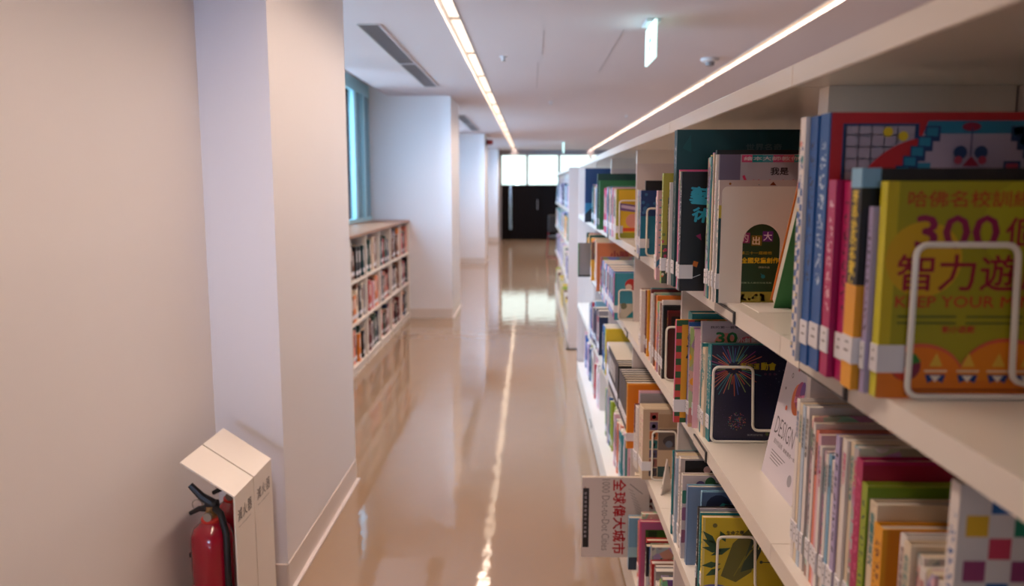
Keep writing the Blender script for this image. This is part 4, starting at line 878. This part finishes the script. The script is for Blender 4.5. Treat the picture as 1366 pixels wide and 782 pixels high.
for k in range(ncol):
    a = k*pitch+.0125; b2 = (k+1)*pitch-(.0125 if k < ncol-1 else .062)
    for z in zs[:3]: MB().box(-D_, 0, a, b2, z-.022, z, lm).build('shelf_board', e)
MB().box(-D_, -D_+.01, .0125, ncol*pitch-.062, .08, 1.17, lm).build('back_panel', e)
MB().box(-.03, -.012, .0125, ncol*pitch-.062, 0, .058, lm).build('kick_board', e)
dk = ['dark red', 'brown', 'grey', 'navy', 'dark green', 'black', 'red', 'black', 'dark green', 'brown', 'cream', 'orange', 'salmon', 'dark teal', 'grey', 'dark red', 'pale pink']
ROWN = {0: 'bottom', 1: 'middle', 2: 'top'}
for k in range(ncol):
    for r_i in range(3):
        col_y0 = bw0+k*pitch+.02; col_y1 = bw0+(k+1)*pitch-(.02 if k < ncol-1 else .07)
        full = col_y1
        y = col_y0+(rng.uniform(0, .10)); n = 0
        while True:
            t = rng.uniform(.05, .09)
            if y+t > full:
                if full-y < .02: break
                t = full-y-.001
            h = rng.uniform(.23, .325); c = rng.choice(dk); dd = rng.uniform(.17, .24); x = XB-.012-rng.uniform(0, .03)
            if k == 0: y += t; continue
            lab = '%s book, %s row of the low bookcase, %s compartment, %s from its near side' % (c, ROWN[r_i], ORD[k-1] if k else '', ORD[n])
            q = MB().box(-dd, 0, 0, t, 0, h, flat(c)).box(-dd+.003, -.004, .003, t-.003, h, h+.001, pages_m).box(0, .001, 0, t, .03, .065, paper_m)
            q.box(0, .001, t*.3, t*.7, h*.5, h*.85, flat('white' if c not in LIGHT else 'dark red'))
            o = q.build('book'); o.location = (x, y, zs[r_i]); tag(o, lab, 'book', 'books in the low bookcase')
            y += t+.002; n += 1

# ------------------------------------------------------------------ fire extinguishers and their hoods
hood_m = mat('hood enamel', (.78, .71, .64, 1), .35, noise=.03)
ink_m = mat('hood lettering', (.05, .045, .045, 1), .5)
def hood(y0, y1, lab):
    e = empty('extinguisher_hood', (-.96, y0, 0), lab, 'extinguisher cover', 'extinguisher hoods')
    w = y1-y0; g = .003; xt, zt_ = -.172, .715; th_ = .005
    MB().box(-th_, 0, g, w-g, 0, .60, hood_m).build('front_panel', e)
    MB().prism([(0, g, .60), (xt, g, zt_), (xt, g, zt_-th_*1.2), (-th_, g, .60-th_*.6), (-th_, g, .60)][::-1], (0, w-2*g, 0), hood_m).build('sloping_top', e)
    MB().box(xt, -th_, g, w-g, 0, .004, hood_m).build('foot_plate', e)
    P = Print('right', x=0, y=0)
    P.k = 1
    for q, ch in enumerate('滅火器'): P.text(ch, w*.14+q*w*.25, .502, .042, ink_m, .01, width=w*.21, layer=False)
    P.text('fire extinguisher', w*.16, .480, .007, ink_m, 0, width=w*.64, layer=False)
    P.build(e, 'lettering')
    return e
hood(2.44, 2.620, 'nearer of the two sloped white extinguisher hoods by the pillar')
hood(2.622, 2.812, 'farther of the two sloped white extinguisher hoods, against the pillar')
def extinguisher(x, y, lab):
    e = empty('fire_extinguisher', (x, y, .004), lab, 'fire extinguisher', 'fire extinguishers')
    r = .070
    MB().lathe([(r*.92, 0), (r, .01), (r, .375), (r*.97, .40), (r*.82, .425), (r*.5, .442), (.024, .452)], (0, 0, 0), red_m, 40).build('cylinder', e, smooth=True)
    MB().lathe([(.030, .442), (.034, .448), (.034, .454), (.030, .458)], (0, 0, 0), redr_m, 24).build('safety_ring', e, smooth=True)
    MB().lathe([(.02, .452), (.022, .47), (.016, .475), (.018, .495)], (0, 0, 0), brass_m, 20).build('valve', e, smooth=True)
    lev = MB().tube([(.01, 0, .50), (-.03, .0, .525), (-.066, 0, .562)], .012, dark_m, 8, radii=[.016, .013, .010]); lev.build('upper_lever', e, smooth=True)
    MB().tube([(.012, 0, .487), (-.04, .0, .484), (-.072, 0, .468)], .009, dark_m, 8, radii=[.015, .009, .007]).build('carry_handle', e, smooth=True)
    MB().box(-.018, .026, -.014, .014, .482, .512, dark_m).build('valve_head', e, bevel=.004)
    MB().tube([(-.046+.017*math.cos(a*.5), 0, .497+.017*math.sin(a*.5)) for a in range(13)], .0018, steel_m, 6).build('pull_ring', e, smooth=True)
    MB().tube([(.018, -.012, .490), (.045, -.03, .480), (.066, -.045, .42), (.068, -.05, .30), (.068, -.05, .14), (.066, -.048, .07)], .011, dark_m, 10).build('hose', e, smooth=True)
    MB().box(-.078, -.066, -.012, .012, .325, .34, dark_m).build('hose_clip', e)
    MB().tube([(.0, -.024, .468), (.0, -.034, .468)], .014, steel_m, 14).build('pressure_gauge', e)
    e.scale = (1, 1, 1.065)
    return e
extinguisher(-1.078, 2.535, 'red fire extinguisher with black hose, nearer one under the white hood')
extinguisher(-1.072, 2.715, 'red fire extinguisher half hidden behind the nearer one')

# ------------------------------------------------------------------ chair far down the corridor
e = empty('chair', (.66, 17.9, 0), 'black chair with red sled legs by the far end of the shelves', 'chair')
e.rotation_euler = (0, 0, .5)
rl = mat('red tube', (.22, .02, .03, 1), .4)
MB().box(-.22, .22, -.22, .22, .44, .49, dark_m).build('seat', e, bevel=.015)
MB().box(-.21, .21, .19, .23, .56, .95, dark_m).build('backrest', e, bevel=.015)
for s in (-1, 1):
    MB().tube([(s*.2, .2, .56), (s*.2, .22, .44), (s*.22, .24, .02), (s*.22, -.24, .02), (s*.2, -.2, .45)], .013, rl, 8).build('leg_frame', e, smooth=True)
